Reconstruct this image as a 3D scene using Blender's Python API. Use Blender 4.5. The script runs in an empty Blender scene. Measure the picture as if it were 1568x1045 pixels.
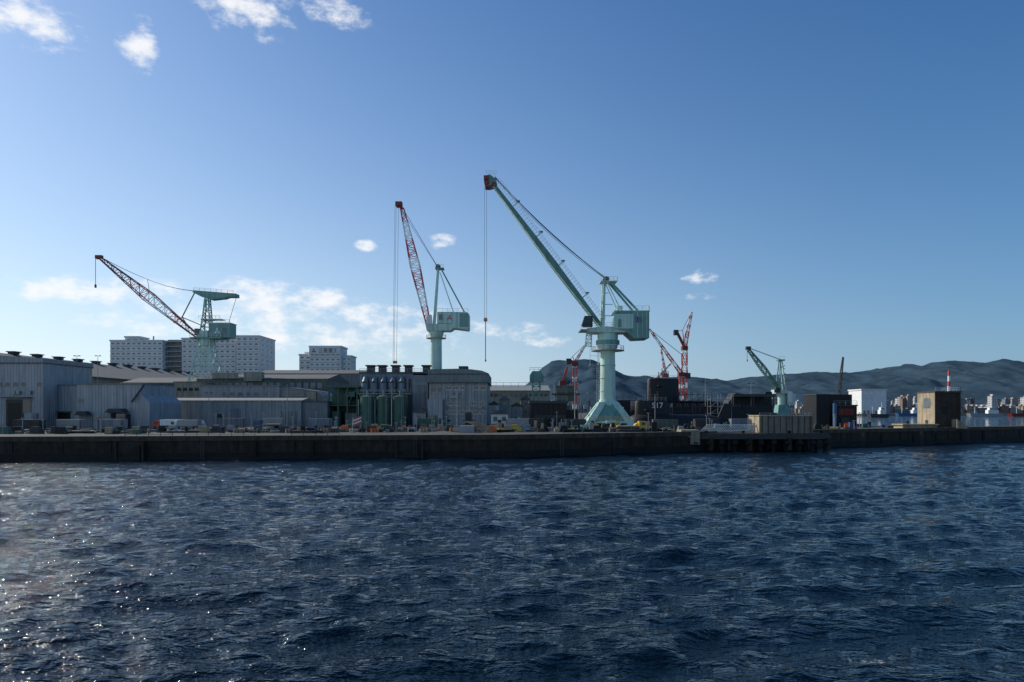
import bpy, math, random
import numpy as np
from mathutils import Vector, Matrix, noise as mnoise
random.seed(7); np.random.seed(7)
scene = bpy.context.scene
scene.view_settings.view_transform = 'Standard'
scene.view_settings.look = 'None'
scene.view_settings.exposure = 0
GZ = 4.0          # quay level above the water
EYE = 9.0         # deck height of the ferry

# ------------------------------------------------------------------ materials
def mat(name, col, rough=.6, metal=0., var=.25, scale=.4, streak=0., corr=0., rust=0., bump=0., spec=.4):
    m = bpy.data.materials.new(name); m.use_nodes = True
    nt = m.node_tree; N = nt.nodes; L = nt.links
    b = N['Principled BSDF']
    b.inputs['Roughness'].default_value = rough
    b.inputs['Metallic'].default_value = metal
    b.inputs['Specular IOR Level'].default_value = spec
    tc = N.new('ShaderNodeTexCoord')
    no = N.new('ShaderNodeTexNoise'); no.inputs['Scale'].default_value = scale; no.inputs['Detail'].default_value = 8
    no.inputs['Roughness'].default_value = .65
    L.new(tc.outputs['Object'], no.inputs['Vector'])
    mr = N.new('ShaderNodeMapRange'); mr.inputs['From Min'].default_value = .3; mr.inputs['From Max'].default_value = .7
    mr.inputs['To Min'].default_value = 1 - var; mr.inputs['To Max'].default_value = 1 + var * .6
    L.new(no.outputs['Fac'], mr.inputs['Value'])
    val = mr.outputs[0]
    mp = N.new('ShaderNodeMapping'); mp.inputs['Scale'].default_value = (1.3, 1.3, .09)
    L.new(tc.outputs['Object'], mp.inputs['Vector'])
    n2 = N.new('ShaderNodeTexNoise'); n2.inputs['Scale'].default_value = 1.0; n2.inputs['Detail'].default_value = 5
    L.new(mp.outputs[0], n2.inputs['Vector'])
    if streak:
        m2 = N.new('ShaderNodeMapRange'); m2.inputs['From Min'].default_value = .38; m2.inputs['From Max'].default_value = .68
        m2.inputs['To Min'].default_value = 1.05; m2.inputs['To Max'].default_value = 1 - streak
        L.new(n2.outputs['Fac'], m2.inputs['Value'])
        mu = N.new('ShaderNodeMath'); mu.operation = 'MULTIPLY'
        L.new(val, mu.inputs[0]); L.new(m2.outputs[0], mu.inputs[1]); val = mu.outputs[0]
    vm = N.new('ShaderNodeVectorMath'); vm.operation = 'SCALE'
    vm.inputs[0].default_value = col[:3]
    L.new(val, vm.inputs['Scale'])
    out = vm.outputs[0]
    if rust:
        m3 = N.new('ShaderNodeMapRange'); m3.inputs['From Min'].default_value = .56; m3.inputs['From Max'].default_value = .72
        m3.inputs['To Max'].default_value = rust
        mx = N.new('ShaderNodeMix'); mx.data_type = 'RGBA'
        L.new(n2.outputs['Fac'], m3.inputs['Value'])
        L.new(m3.outputs[0], mx.inputs[0]); L.new(out, mx.inputs[6]); mx.inputs[7].default_value = (.13, .055, .025, 1)
        out = mx.outputs[2]
    L.new(out, b.inputs['Base Color'])
    if corr or bump:
        bp = N.new('ShaderNodeBump'); bp.inputs['Distance'].default_value = .08 if corr else .15
        bp.inputs['Strength'].default_value = .6 if corr else bump
        if corr:
            sx = N.new('ShaderNodeSeparateXYZ'); L.new(tc.outputs['Object'], sx.inputs[0])
            ad = N.new('ShaderNodeMath'); ad.operation = 'ADD'; L.new(sx.outputs[0], ad.inputs[0]); L.new(sx.outputs[1], ad.inputs[1])
            ml = N.new('ShaderNodeMath'); ml.operation = 'MULTIPLY'; ml.inputs[1].default_value = 6.283 * corr; L.new(ad.outputs[0], ml.inputs[0])
            si = N.new('ShaderNodeMath'); si.operation = 'SINE'; L.new(ml.outputs[0], si.inputs[0])
            L.new(si.outputs[0], bp.inputs['Height'])
        else:
            L.new(no.outputs['Fac'], bp.inputs['Height'])
        L.new(bp.outputs[0], b.inputs['Normal'])
    return m

M = dict(
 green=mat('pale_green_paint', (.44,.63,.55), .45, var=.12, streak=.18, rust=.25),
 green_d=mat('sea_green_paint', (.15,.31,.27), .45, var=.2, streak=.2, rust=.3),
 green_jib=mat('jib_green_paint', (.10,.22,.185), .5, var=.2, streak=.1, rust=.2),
 teal=mat('tank_green', (.045,.13,.095), .5, var=.3, streak=.4, rust=.3),
 red=mat('crane_red', (.50,.07,.05), .5, var=.2),
 dred=mat('dark_red', (.17,.022,.018), .5, var=.2),
 white=mat('crane_white', (.72,.74,.72), .5, var=.12, streak=.15),
 wall_w=mat('white_siding', (.36,.375,.38), .6, var=.12, streak=.28, corr=1.2),
 wall_g=mat('grey_siding', (.20,.215,.22), .6, var=.15, streak=.3, corr=1.0),
 wall_gl=mat('light_grey_siding', (.29,.305,.31), .6, var=.12, streak=.3, corr=1.0),
 wall_b=mat('beige_siding', (.31,.29,.22), .7, var=.15, streak=.3, corr=.8),
 wall_gg=mat('greygreen_siding', (.12,.14,.12), .7, var=.2, streak=.4, corr=.8),
 duct=mat('duct_grey_blue', (.18,.225,.26), .5, var=.15, streak=.4),
 roof=mat('roof_grey', (.10,.11,.115), .8, var=.25, corr=.7, streak=.2),
 roof_l=mat('roof_light', (.19,.21,.21), .75, var=.2, corr=.7),
 roof_d=mat('roof_dark', (.05,.055,.06), .7, var=.2),
 apart=mat('apartment_white', (.66,.66,.64), .8, var=.08, streak=.1),
 glass=mat('dark_window_glass', (.02,.028,.035), .12, var=.3, spec=.6),
 glass_l=mat('window_pale', (.13,.16,.19), .2, var=.3),
 black=mat('black_steel', (.012,.013,.015), .5, var=.3, spec=.3),
 hull=mat('submarine_black', (.016,.017,.02), .6, var=.3, streak=.2),
 steel=mat('dark_steel', (.05,.052,.055), .55, metal=.2, var=.3, rust=.4),
 gsteel=mat('galvanised_steel', (.30,.31,.31), .5, metal=.3, var=.2),
 conc=mat('concrete', (.24,.215,.165), .9, var=.3, streak=.35, bump=.5, scale=.8),
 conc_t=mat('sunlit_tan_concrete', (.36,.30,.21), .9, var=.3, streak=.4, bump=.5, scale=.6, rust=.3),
 conc_d=mat('stained_and_shaded_concrete', (.052,.039,.028), .9, var=.45, streak=.55, bump=.8, scale=.7, rust=.3),
 conc_cap=mat('quay_cap_concrete', (.092,.072,.052), .9, var=.4, streak=.4, bump=.6, scale=.9),
 algae_shade=mat('tidal_algae_and_shade', (.009,.009,.007), .7, var=.5, bump=.8, scale=1.5),
 ground=mat('yard_concrete_ground', (.068,.068,.063), .9, var=.45, scale=.12, bump=.2),
 yellow=mat('safety_yellow', (.55,.36,.03), .5, var=.2),
 tan=mat('tan_timber', (.36,.28,.17), .8, var=.3),
 blue=mat('blue_tarp', (.04,.11,.24), .5, var=.2),
 rubber=mat('black_rubber', (.012,.012,.012), .8, var=.3),
 orange=mat('orange_paint', (.6,.14,.03), .5, var=.15),
)

# ------------------------------------------------------------------ mesh builder
class B:
    def __init__(s, name):
        s.name=name; s.v=[]; s.f=[]; s.mi=[]; s.sm=[]; s.mats=[]
    def k(s, m):
        if isinstance(m,str): m=M[m]
        if m not in s.mats: s.mats.append(m)
        return s.mats.index(m)
    def add(s, vs, fs, m, sm=False):
        o=len(s.v); s.v += [tuple(a) for a in vs]; k=s.k(m)
        for f in fs: s.f.append(tuple(i+o for i in f)); s.mi.append(k); s.sm.append(sm)
    def hexa(s, v, m):
        s.add(v, [(0,3,2,1),(4,5,6,7),(0,1,5,4),(1,2,6,5),(2,3,7,6),(3,0,4,7)], m)
    def box(s,x0,x1,y0,y1,z0,z1,m):
        if x0>x1: x0,x1=x1,x0
        if y0>y1: y0,y1=y1,y0
        if z0>z1: z0,z1=z1,z0
        s.hexa([(x0,y0,z0),(x1,y0,z0),(x1,y1,z0),(x0,y1,z0),(x0,y0,z1),(x1,y0,z1),(x1,y1,z1),(x0,y1,z1)],m)
    def frustum(s,cx,cy,a0,b0,z0,a1,b1,z1,m):
        s.hexa([(cx-a0,cy-b0,z0),(cx+a0,cy-b0,z0),(cx+a0,cy+b0,z0),(cx-a0,cy+b0,z0),(cx-a1,cy-b1,z1),(cx+a1,cy-b1,z1),(cx+a1,cy+b1,z1),(cx-a1,cy+b1,z1)],m)
    def beam(s,p,q,w,m,h=None):
        p=Vector(p);q=Vector(q);h=h or w
        a=(q-p)
        if a.length<1e-5: return
        a.normalize()
        u=Vector((0,1,0)) if abs(a.y)<.9 else Vector((1,0,0))
        n=a.cross(u).normalized(); u=n.cross(a).normalized()
        u=u*w/2; n=n*h/2
        s.hexa([p-u-n,p+u-n,p+u+n,p-u+n,q-u-n,q+u-n,q+u+n,q-u+n],m)
    def tbeam(s,p,q,w0,h0,w1,h1,m):
        p=Vector(p);q=Vector(q); a=(q-p).normalized(); u=Vector((0,1,0)); n=a.cross(u).normalized()
        s.hexa([p-u*w0/2-n*h0/2,p+u*w0/2-n*h0/2,p+u*w0/2+n*h0/2,p-u*w0/2+n*h0/2,q-u*w1/2-n*h1/2,q+u*w1/2-n*h1/2,q+u*w1/2+n*h1/2,q-u*w1/2+n*h1/2],m)
    def cyl(s,p,q,r0,m,r1=None,n=16,sm=True):
        p=Vector(p);q=Vector(q); r1=r0 if r1 is None else r1
        a=(q-p).normalized(); t=Vector((0,0,1)) if abs(a.z)<.9 else Vector((1,0,0))
        u=a.cross(t).normalized(); w=a.cross(u)
        vs=[p+(u*math.cos(2*math.pi*i/n)+w*math.sin(2*math.pi*i/n))*r0 for i in range(n)]
        vs+=[q+(u*math.cos(2*math.pi*i/n)+w*math.sin(2*math.pi*i/n))*r1 for i in range(n)]
        s.add(vs,[(i,(i+1)%n,n+(i+1)%n,n+i) for i in range(n)],m,sm)
        s.add(vs[:n],[tuple(range(n))[::-1]],m); s.add(vs[n:],[tuple(range(n))],m)
    def prism(s,poly,y0,y1,m):   # poly in XZ
        n=len(poly)
        vs=[(x,y0,z) for x,z in poly]+[(x,y1,z) for x,z in poly]
        s.add(vs,[tuple(range(n)),tuple(range(n,2*n))[::-1]]+[(i,n+i,n+(i+1)%n,(i+1)%n) for i in range(n)],m)
    def prismx(s,poly,x0,x1,m):  # poly in YZ
        n=len(poly)
        vs=[(x0,y,z) for y,z in poly]+[(x1,y,z) for y,z in poly]
        s.add(vs,[tuple(range(n))[::-1],tuple(range(n,2*n))]+[(i,(i+1)%n,n+(i+1)%n,n+i) for i in range(n)],m)
    def truss(s,p,q,w0,w1,n,mf,r=.12,rl=None,mid=None):
        p=Vector(p);q=Vector(q);a=(q-p).normalized()
        u=Vector((0,1,0)) if abs(a.y)<.9 else Vector((1,0,0))
        v=a.cross(u).normalized(); u=v.cross(a).normalized(); rl=rl or r*.6
        st=[]
        for i in range(n+1):
            t=i/n
            w=w0+(w1-w0)*t if mid is None else (w0+(mid-w0)*t*2 if t<.5 else mid+(w1-mid)*(t-.5)*2)
            c=p.lerp(q,t); st.append([c+(u*x+v*y)*w/2 for x,y in((-1,-1),(1,-1),(1,1),(-1,1))])
        for i in range(n):
            m=mf(i/n) if callable(mf) else mf
            for j in range(4):
                s.beam(st[i][j],st[i+1][j],r*2,m)
                jj=(j+1)%4
                s.beam(st[i][j],st[i+1][jj] ,rl*2,m) if i%2 else s.beam(st[i][jj],st[i+1][j],rl*2,m)
                s.beam(st[i][j],st[i][jj],rl*2,m)
    def rail(s,pts,h,m,step=1.5,w=.07):
        for a,b in zip(pts[:-1],pts[1:]):
            a=Vector(a);b=Vector(b);n=max(1,int((b-a).length/step)); up=Vector((0,0,1))
            for i in range(n+1):
                c=a.lerp(b,i/n); s.beam(c,c+up*h,w,m)
            s.beam(a+up*h,b+up*h,w,m); s.beam(a+up*h*.5,b+up*h*.5,w*.8,m)
    def winrow(s,x0,x1,n,z0,z1,y,ww,m='glass',fr='gsteel',skip=0):
        for i in range(n):
            if skip and random.random()<skip: continue
            c=x0+(x1-x0)*(i+.5)/n
            s.box(c-ww/2-.08,c+ww/2+.08,y-.05,y+.1,z0-.08,z1+.08,fr)
            s.box(c-ww/2,c-.03,y-.07,y,z0,z1,m); s.box(c+.03,c+ww/2,y-.07,y,z0,z1,m)
            s.box(c-ww/2-.15,c+ww/2+.15,y-.16,y,z0-.2,z0-.1,fr)
    def winside(s,x,y0,y1,n,z0,z1,ww,m='glass'):
        for i in range(n):
            c=y0+(y1-y0)*(i+.5)/n
            s.box(x-.1,x+.06,c-ww/2,c+ww/2,z0,z1,m)
    def build(s):
        me=bpy.data.meshes.new(s.name); me.from_pydata(s.v,[],s.f)
        for m in s.mats: me.materials.append(m)
        me.polygons.foreach_set('material_index',s.mi); me.polygons.foreach_set('use_smooth',s.sm)
        me.update(); o=bpy.data.objects.new(s.name,me); scene.collection.objects.link(o); return o

def text(parent,name,body,loc,size,m,ext=.03):
    c=bpy.data.curves.new(name,'FONT'); c.body=body; c.size=size; c.extrude=ext; c.align_x='CENTER'
    c.materials.append(M[m]); o=bpy.data.objects.new(name,c); scene.collection.objects.link(o)
    o.location=loc; o.rotation_euler=(math.pi/2,0,0); o.parent=parent; return o

# ground plan: azimuth/elevation readings (1045 units = 45 deg) at a known distance -> metres
def site(D):
    return (lambda a:(a-784)*D/1045.), (lambda e: EYE+(628-e)*D/1045.)

# ------------------------------------------------------------------ water
def make_water():
    apex=-30.
    ys=[-8.]
    while ys[-1]<260: ys.append(ys[-1]+max(.10,(ys[-1]-apex)*.0040))
    while ys[-1]<30000: ys.append(ys[-1]+(ys[-1]-apex)*.05)
    ys=np.array(ys); nc=820
    t=np.linspace(-1.25,1.25,nc)
    Y=np.repeat(ys[:,None],nc,1); X=(ys[:,None]-apex)*t[None,:]
    far=ys>260
    X[far]*= (1+ (ys[far,None]-260)/3000.)
    dy=np.gradient(ys)[:,None]
    Z=np.zeros_like(X); DX=np.zeros_like(X); DY=np.zeros_like(X)
    rng=np.random.RandomState(3)
    for i in range(140):
        lam=np.exp(rng.uniform(np.log(.5),np.log(10.)))
        ang=math.radians(-90+14+rng.normal(0,30)); k=2*np.pi/lam
        ka=.056 if lam<3. else .030
        a=ka/k*rng.uniform(.5,1.3)
        kx,ky=k*math.cos(ang),k*math.sin(ang); ph=rng.uniform(0,6.28)
        att=np.clip((lam/dy-2.)/2.5,0,1)
        th=kx*X+ky*Y+ph+.5*np.sin(X*.11+i)+.5*np.sin(Y*.13+2*i)
        grp=.60+.40*np.sin(X*.17*math.cos(i)+Y*.15*math.sin(i*1.7)+i)
        c=np.cos(th)*a*att*grp; sn=np.sin(th)*a*att*grp
        Z+=c; DX-=sn*math.cos(ang)*.85; DY-=sn*math.sin(ang)*.85
    V=np.stack([X+DX,Y+DY,Z],-1).reshape(-1,3)
    nr=len(ys); idx=np.arange(nr*nc).reshape(nr,nc)
    F=np.stack([idx[:-1,:-1],idx[:-1,1:],idx[1:,1:],idx[1:,:-1]],-1).reshape(-1,4)
    me=bpy.data.meshes.new('sea_water'); me.vertices.add(len(V)); me.vertices.foreach_set('co',V.ravel())
    me.loops.add(F.size); me.loops.foreach_set('vertex_index',F.ravel().astype(np.int32))
    me.polygons.add(len(F)); me.polygons.foreach_set('loop_start',np.arange(0,F.size,4,dtype=np.int32))
    me.polygons.foreach_set('loop_total',np.full(len(F),4,dtype=np.int32))
    me.polygons.foreach_set('use_smooth',np.ones(len(F),dtype=bool))
    me.update(calc_edges=True); me.validate()
    m=bpy.data.materials.new('sea_water'); m.use_nodes=True; nt=m.node_tree;N=nt.nodes;L=nt.links
    b=N['Principled BSDF']; b.inputs['Base Color'].default_value=(.002,.010,.018,1)
    b.inputs['Roughness'].default_value=.05; b.inputs['IOR'].default_value=1.33
    tc=N.new('ShaderNodeTexCoord')
    mp=N.new('ShaderNodeMapping'); mp.inputs['Scale'].default_value=(.7,1.6,1); mp.inputs['Rotation'].default_value=(0,0,.2)
    L.new(tc.outputs['Object'],mp.inputs[0])
    n1=N.new('ShaderNodeTexNoise'); n1.inputs['Scale'].default_value=1.5; n1.inputs['Detail'].default_value=3.2; n1.inputs['Roughness'].default_value=.58
    L.new(mp.outputs[0],n1.inputs['Vector'])
    bp=N.new('ShaderNodeBump'); bp.inputs['Strength'].default_value=1.; bp.inputs['Distance'].default_value=.42
    L.new(n1.outputs['Fac'],bp.inputs['Height']); L.new(bp.outputs[0],b.inputs['Normal'])
    # wake foam patch
    vs=N.new('ShaderNodeVectorMath'); vs.operation='SUBTRACT'; vs.inputs[1].default_value=(12.6,24.2,0)
    L.new(tc.outputs['Object'],vs.inputs[0])
    vm=N.new('ShaderNodeVectorMath'); vm.operation='MULTIPLY'; vm.inputs[1].default_value=(.22,.40,0); L.new(vs.outputs[0],vm.inputs[0])
    vl=N.new('ShaderNodeVectorMath'); vl.operation='LENGTH'; L.new(vm.outputs[0],vl.inputs[0])
    n3=N.new('ShaderNodeTexNoise'); n3.inputs['Scale'].default_value=4.; n3.inputs['Detail'].default_value=9; n3.inputs['Roughness'].default_value=.85
    L.new(tc.outputs['Object'],n3.inputs['Vector'])
    mm=N.new('ShaderNodeMapRange'); mm.inputs['From Min'].default_value=0; mm.inputs['From Max'].default_value=1.3; mm.inputs['To Min'].default_value=.13; mm.inputs['To Max'].default_value=-.35
    L.new(vl.outputs['Value'],mm.inputs['Value'])
    ad=N.new('ShaderNodeMath'); L.new(mm.outputs[0],ad.inputs[0]); L.new(n3.outputs['Fac'],ad.inputs[1])
    fm=N.new('ShaderNodeMapRange'); fm.inputs['From Min'].default_value=.62; fm.inputs['From Max'].default_value=.74; fm.inputs['To Max'].default_value=.8; L.new(ad.outputs[0],fm.inputs['Value'])
    fo=N.new('ShaderNodeBsdfDiffuse'); fo.inputs['Color'].default_value=(.5,.55,.58,1)
    mx=N.new('ShaderNodeMixShader'); L.new(fm.outputs[0],mx.inputs[0]); L.new(b.outputs[0],mx.inputs[1]); L.new(fo.outputs[0],mx.inputs[2])
    L.new(mx.outputs[0],N['Material Output'].inputs['Surface'])
    me.materials.append(m)
    o=bpy.data.objects.new('sea_water',me); scene.collection.objects.link(o)
make_water()

# ------------------------------------------------------------------ yard ground
FR=[(-420,92),(-89,119),(0,129),(35.5,145),(147,196),(400,312)]
g=B('shipyard_ground')
poly=[(x,y+.9) for x,y in FR]+[(396,324),(141,208),(112,222),(125,300),(300,900),(300,1120),(-1800,1120),(-1800,93)]
n=len(poly)
g.add([(x,y,GZ) for x,y in poly],[tuple(range(n))],'ground')
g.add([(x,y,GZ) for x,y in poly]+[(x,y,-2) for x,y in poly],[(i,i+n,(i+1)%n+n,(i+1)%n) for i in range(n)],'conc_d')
g.build()
w=B('quay_wall')
def strip(bld,pts,off0,off1,z0,z1,m):
    for (x0,y0),(x1,y1) in zip(pts[:-1],pts[1:]):
        bld.hexa([(x0,y0+off0,z0),(x1,y1+off0,z0),(x1,y1+off1,z0),(x0,y0+off1,z0),(x0,y0+off0,z1),(x1,y1+off0,z1),(x1,y1+off1,z1),(x0,y0+off1,z1)],m)
strip(w,FR,0,.88,1.3,3.45,'conc_d'); strip(w,FR,-.08,.88,-2,1.3,'algae_shade'); strip(w,FR,-.28,.88,3.45,4.35,'conc_cap')
def fy(x):
    for (x0,y0),(x1,y1) in zip(FR[:-1],FR[1:]):
        if x0<=x<=x1: return y0+(y1-y0)*(x-x0)/(x1-x0)
x=-200
while x<250:
    y=fy(x); w.box(x-.06,x+.06,y-.14,y,1.35,3.4,'black'); w.box(x-.04,x+.04,y-.31,y-.2,3.5,4.3,'black')
    if random.random()<.4: w.box(x+3,x+3.5,y-.5,y-.1,.6,3.3,'rubber')
    if random.random()<.35:
        w.beam((x+5,y-.3,3.6),(x+5,y-.3,.2),.1,'steel'); w.beam((x+5.5,y-.3,3.6),(x+5.5,y-.3,.2),.1,'steel')
        for k in range(8): w.beam((x+5,y-.3,.4+k*.4),(x+5.5,y-.3,.4+k*.4),.06,'steel')
    x+=random.uniform(7,11)
for px in (217,625,922):          # landing steps; black panel between the side piers paints the recess shade
    y=125 if px<900 else 137
    X=(px-784)*y/1045.; y=fy(X)
    w.box(X-2.2,X+2.2,y-.20,y-.09,.2,3.3,'black'); w.box(X-2.6,X-2.2,y-.6,y-.1,-1,3.42,'conc_d'); w.box(X+2.2,X+2.6,y-.6,y-.1,-1,3.42,'conc_d')
    for k in range(5): w.box(X-2.1+k*.8,X-1.3+k*.8,y-.5,y-.21,-1,.5+k*.55,'algae_shade')
w.build()
r=B('quay_railing')
xs=-120
while xs<34:
    a=xs; b=xs+random.uniform(6,14)
    if random.random()<.6: r.rail([(a,fy(a)+1.6,GZ),(b,fy(b)+1.6,GZ)],1.1,'steel',2.,.08)
    xs=b+random.uniform(1,8)
r.build()

# ------------------------------------------------------------------ piled pier
p=B('piled_pier')
p.box(38.8,68.4,147,160,3.15,3.95,'conc_cap'); p.box(38.6,68.6,146.7,147,2.7,3.6,'steel')
p.box(36.2,40.2,146,150,1.6,4.7,'conc_t')
for i in range(11):
    for yy in (147.9,152,157):
        X=39.8+i*2.8; p.cyl((X,yy,-2),(X,yy,3.15),.38,'algae_shade',n=10)
    p.box(39.4+i*2.8,40.2+i*2.8,147.3,159,2.4,3.15,'conc_d')
    p.cyl((38.9+i*2.8,146.45,1.9),(39.9+i*2.8,146.45,1.9),.5,'rubber',n=10)
    if i%3==1: p.box(39.6+i*2.8,40.3+i*2.8,146.2,146.7,.3,3.0,'conc_d')
p.box(39,68,159.3,160,-2,3.1,'algae_shade')  # near-black back panel paints the shade of the void under the deck
for X in (42,50,60,67): p.cyl((X,147.8,3.95),(X,147.8,4.5),.28,'rubber',r1=.4,n=10)
p.build()
p=B('pier_storage_building')
x0,x1,y0,y1=53.6,65.2,147.8,154.6
p.box(x0,x1,y0,y1,3.95,7.6,'conc'); p.box(x0-.15,x1+.15,y0-.15,y1+.15,7.6,7.85,'conc_t')
p.box(x0-.06,x0,y0+.1,y1-.1,4.1,7.5,'conc_t')  # left face: sunlight painted in as a lighter tan skin
for i in range(9):
    c=x0+.5+i*1.3; p.box(c,c+.14,y0-.12,y0,3.95,7.6,'conc_cap')
p.box(x0-.1,x0-.05,y0+2.4,y0+3.6,3.95,6.1,'steel')
p.rail([(x0,y0,7.85),(x1,y0,7.85),(x1,y1,7.85)],.5,'gsteel',2)
p.build()
p=B('gangway_ladders')
X=41
while X<52.5:
    p.beam((X,149,4.2),(X+1.6,149.4,5.7),.09,'gsteel'); p.beam((X+.2,149,4.2),(X+1.8,149.4,5.7),.09,'white'); X+=.55
p.beam((41,149,4.15),(53,149,4.15),.14,'gsteel'); p.beam((42.6,149.4,5.75),(53.4,149.4,5.75),.14,'white')
p.build()

# concrete dolphins / dock towers
p=B('concrete_dock_tower')
X,Z=site(185)
p.box(114.7,121.6,185,193,GZ,13.7,'conc_d'); p.box(114.5,121.8,184.8,193.2,13.7,14.1,'conc_cap')  # shaded front painted in with the dark concrete
p.box(114.6,114.7,185.05,192.95,GZ,13.7,'conc_t'); p.box(114.52,114.6,187,190,9.5,12.2,'glass_l')  # tan skin on the left side paints the sunlight there
p.box(114.5,114.6,188,189.2,GZ,6.2,'steel'); p.box(116.5,118,184.9,185,8,10,'black')
p.rail([(114.8,185,14.1),(121.6,185,14.1),(121.6,193,14.1)],1,'gsteel')
p.prism([(119,GZ),(122,GZ),(122,4.6),(119,6.5)],182.5,184.8,'conc_t')
p.build()
p=B('mooring_dolphin_block')
p.box(104,113,181.5,186,1.5,4.9,'conc_t'); p.box(103.6,113.3,181,186.3,4.9,5.25,'conc_t'); p.cyl((106,183,5.25),(106,183,6),.3,'rubber'); p.build()
p=B('dock_gate_tower')
X,Z=site(209)
p.box(X(1250),X(1270),209,218,GZ,Z(605),'black'); p.box(X(1249),X(1271),208.8,218.2,Z(605),Z(603.5),'steel')
p.box(X(1277),X(1312),209,216,GZ,Z(622),'black'); p.box(X(1277),X(1312),212,216,Z(622),Z(604),'black')
p.box(X(1276),X(1313),208.8,212,Z(622),Z(620),'steel')
p.cyl((X(1271),206,GZ),(X(1271),206,Z(618)),.55,'blue'); p.box(X(1284),X(1308),208.9,209,Z(626),Z(636),'dred')
p.truss((X(1296),214,Z(604)),(X(1303),214,Z(545)),1.,.3,10,'steel',.07)
p.rail([(X(1277),209,Z(620)),(X(1312),209,Z(620))],1.2,'gsteel'); p.box(X(1288),X(1300),208.85,209,GZ,Z(640),'steel')
for q in (1279,1286,1293,1300,1307): p.box(X(q),X(q)+.15,208.8,208.9,Z(640),Z(622),'steel')
p.build()

# ------------------------------------------------------------------ main harbour crane
def cable(b,p,q,r=.045,m='steel',sag=0,n=8):
    p=Vector(p);q=Vector(q); prev=p
    for i in range(1,n+1):
        t=i/n; c=p.lerp(q,t)-Vector((0,0,sag*4*t*(1-t))); b.beam(prev,c,r*2,m); prev=c
D=174.; X,Z=site(D)
c=B('harbour_jib_crane'); cx=X(930.5)
for sx in (-1,1):
    for sy in (-1,1):
        c.hexa([(cx+sx*5.4-1.1,D+sy*5-.8,5.1),(cx+sx*5.4+.9,D+sy*5-.8,5.1),(cx+sx*5.4+.9,D+sy*5+.8,5.1),(cx+sx*5.4-1.1,D+sy*5+.8,5.1),
                (cx+sx*1.5-.9,D+sy*1.4-.9,Z(616)),(cx+sx*1.5+.9,D+sy*1.4-.9,Z(616)),(cx+sx*1.5+.9,D+sy*1.4+.9,Z(616)),(cx+sx*1.5-.9,D+sy*1.4+.9,Z(616))],'green')
        c.box(cx+sx*5.6-1.9,cx+sx*5.6+1.9,D+sy*5-.5,D+sy*5+.5,4.5,5.3,'green')
        for k in (-1.3,-.45,.45,1.3): c.cyl((cx+sx*5.6+k,D+sy*5-.3,4.35),(cx+sx*5.6+k,D+sy*5+.3,4.35),.36,'black',n=12)
for sy in (-1,1):
    yy=D+sy*5
    c.add([(cx-4.4,yy,6.2),(cx+4.4,yy,6.2),(cx+1.4,D+sy*2.2,Z(618)),(cx-1.4,D+sy*2.2,Z(618))],[(0,1,2,3)],'green_d')  # darker green plates paint the shaded openings between the legs
    c.box(cx-4.6,cx+4.6,yy-.3,yy+.3,5.7,6.2,'green')
for sx in (-1,1):
    c.box(cx+sx*5.6-.3,cx+sx*5.6+.3,D-4.4,D+4.4,5.5,6.3,'green')
    c.add([(cx+sx*5.4,D-4,6.3),(cx+sx*5.4,D+4,6.3),(cx+sx*2.3,D+1.5,Z(618)),(cx+sx*2.3,D-1.5,Z(618))],[(0,1,2,3)],'green')
c.box(cx-1.2,cx+1.2,D-6.2,D-5.4,GZ,6.4,'green')
c.rail([(cx-5,D-5.6,6.3),(cx+5,D-5.6,6.3)],1.1,'yellow',1.2,.06)
c.beam((cx-7,D-5.6,GZ),(cx-2.6,D-2.8,Z(620)),.16,'white'); c.beam((cx-6.4,D-5.6,GZ),(cx-2.,D-2.8,Z(620)),.16,'white')
c.cyl((cx,D,Z(622)),(cx,D,Z(612)),2.6,'green',r1=2.1,n=28); c.cyl((cx,D,Z(612)),(cx,D,Z(540)),2.0,'green',r1=1.85,n=28)
for e in (600,580,560): c.cyl((cx,D,Z(e)),(cx,D,Z(e)+.14),2.08,'green',n=28)
c.cyl((cx,D,Z(540)),(cx,D,Z(528)),1.95,'green',r1=2.7,n=28)
c.cyl((cx,D,Z(538)),(cx,D,Z(537)),4.2,'gsteel',n=28)
for i in range(16):
    a=i*math.pi/8; b_=(i+1)*math.pi/8
    c.rail([(cx+4.1*math.cos(a),D+4.1*math.sin(a),Z(537)),(cx+4.1*math.cos(b_),D+4.1*math.sin(b_),Z(537))],1.1,'white',2)
c.cyl((cx,D,Z(528)),(cx,D,Z(522)),3.0,'green_d',n=28); c.cyl((cx,D,Z(522)),(cx,D,Z(508)),2.6,'green',n=28)
c.beam((cx-2.4,D-1,Z(615)),(cx-2.3,D-1,Z(540)),.08,'white'); c.beam((cx-2.9,D-1,Z(615)),(cx-2.8,D-1,Z(540)),.08,'white')
z=Z(615)
while z<Z(541): c.beam((cx-2.9,D-1,z),(cx-2.35,D-1,z),.06,'white'); z+=.6
c.rail([(X(902),D-2,Z(560)),(X(915),D-2,Z(560))],4.6,'white',1.5,.09); c.box(X(901),X(917),D-3,D-1,Z(561),Z(560),'gsteel')
c.prism([(X(897),Z(508)),(X(905),Z(511)),(X(960),Z(511)),(X(985),Z(519)),(X(988),Z(519)),(X(988),Z(507)),(X(925),Z(502)),(X(897),Z(505))],D-3,D+3,'green')
c.rail([(X(888),D-3.2,Z(506)),(X(940),D-3.2,Z(503))],1.1,'white',1.2)
c.box(X(887),X(900),D-3.2,D+3.2,Z(508),Z(506.5),'gsteel')
c.prism([(X(938),Z(505)),(X(940),Z(487)),(X(946),Z(480)),(X(990),Z(480)),(X(990),Z(520)),(X(968),Z(521)),(X(955),Z(509))],D-3.4,D+3.4,'green_d')
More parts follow.
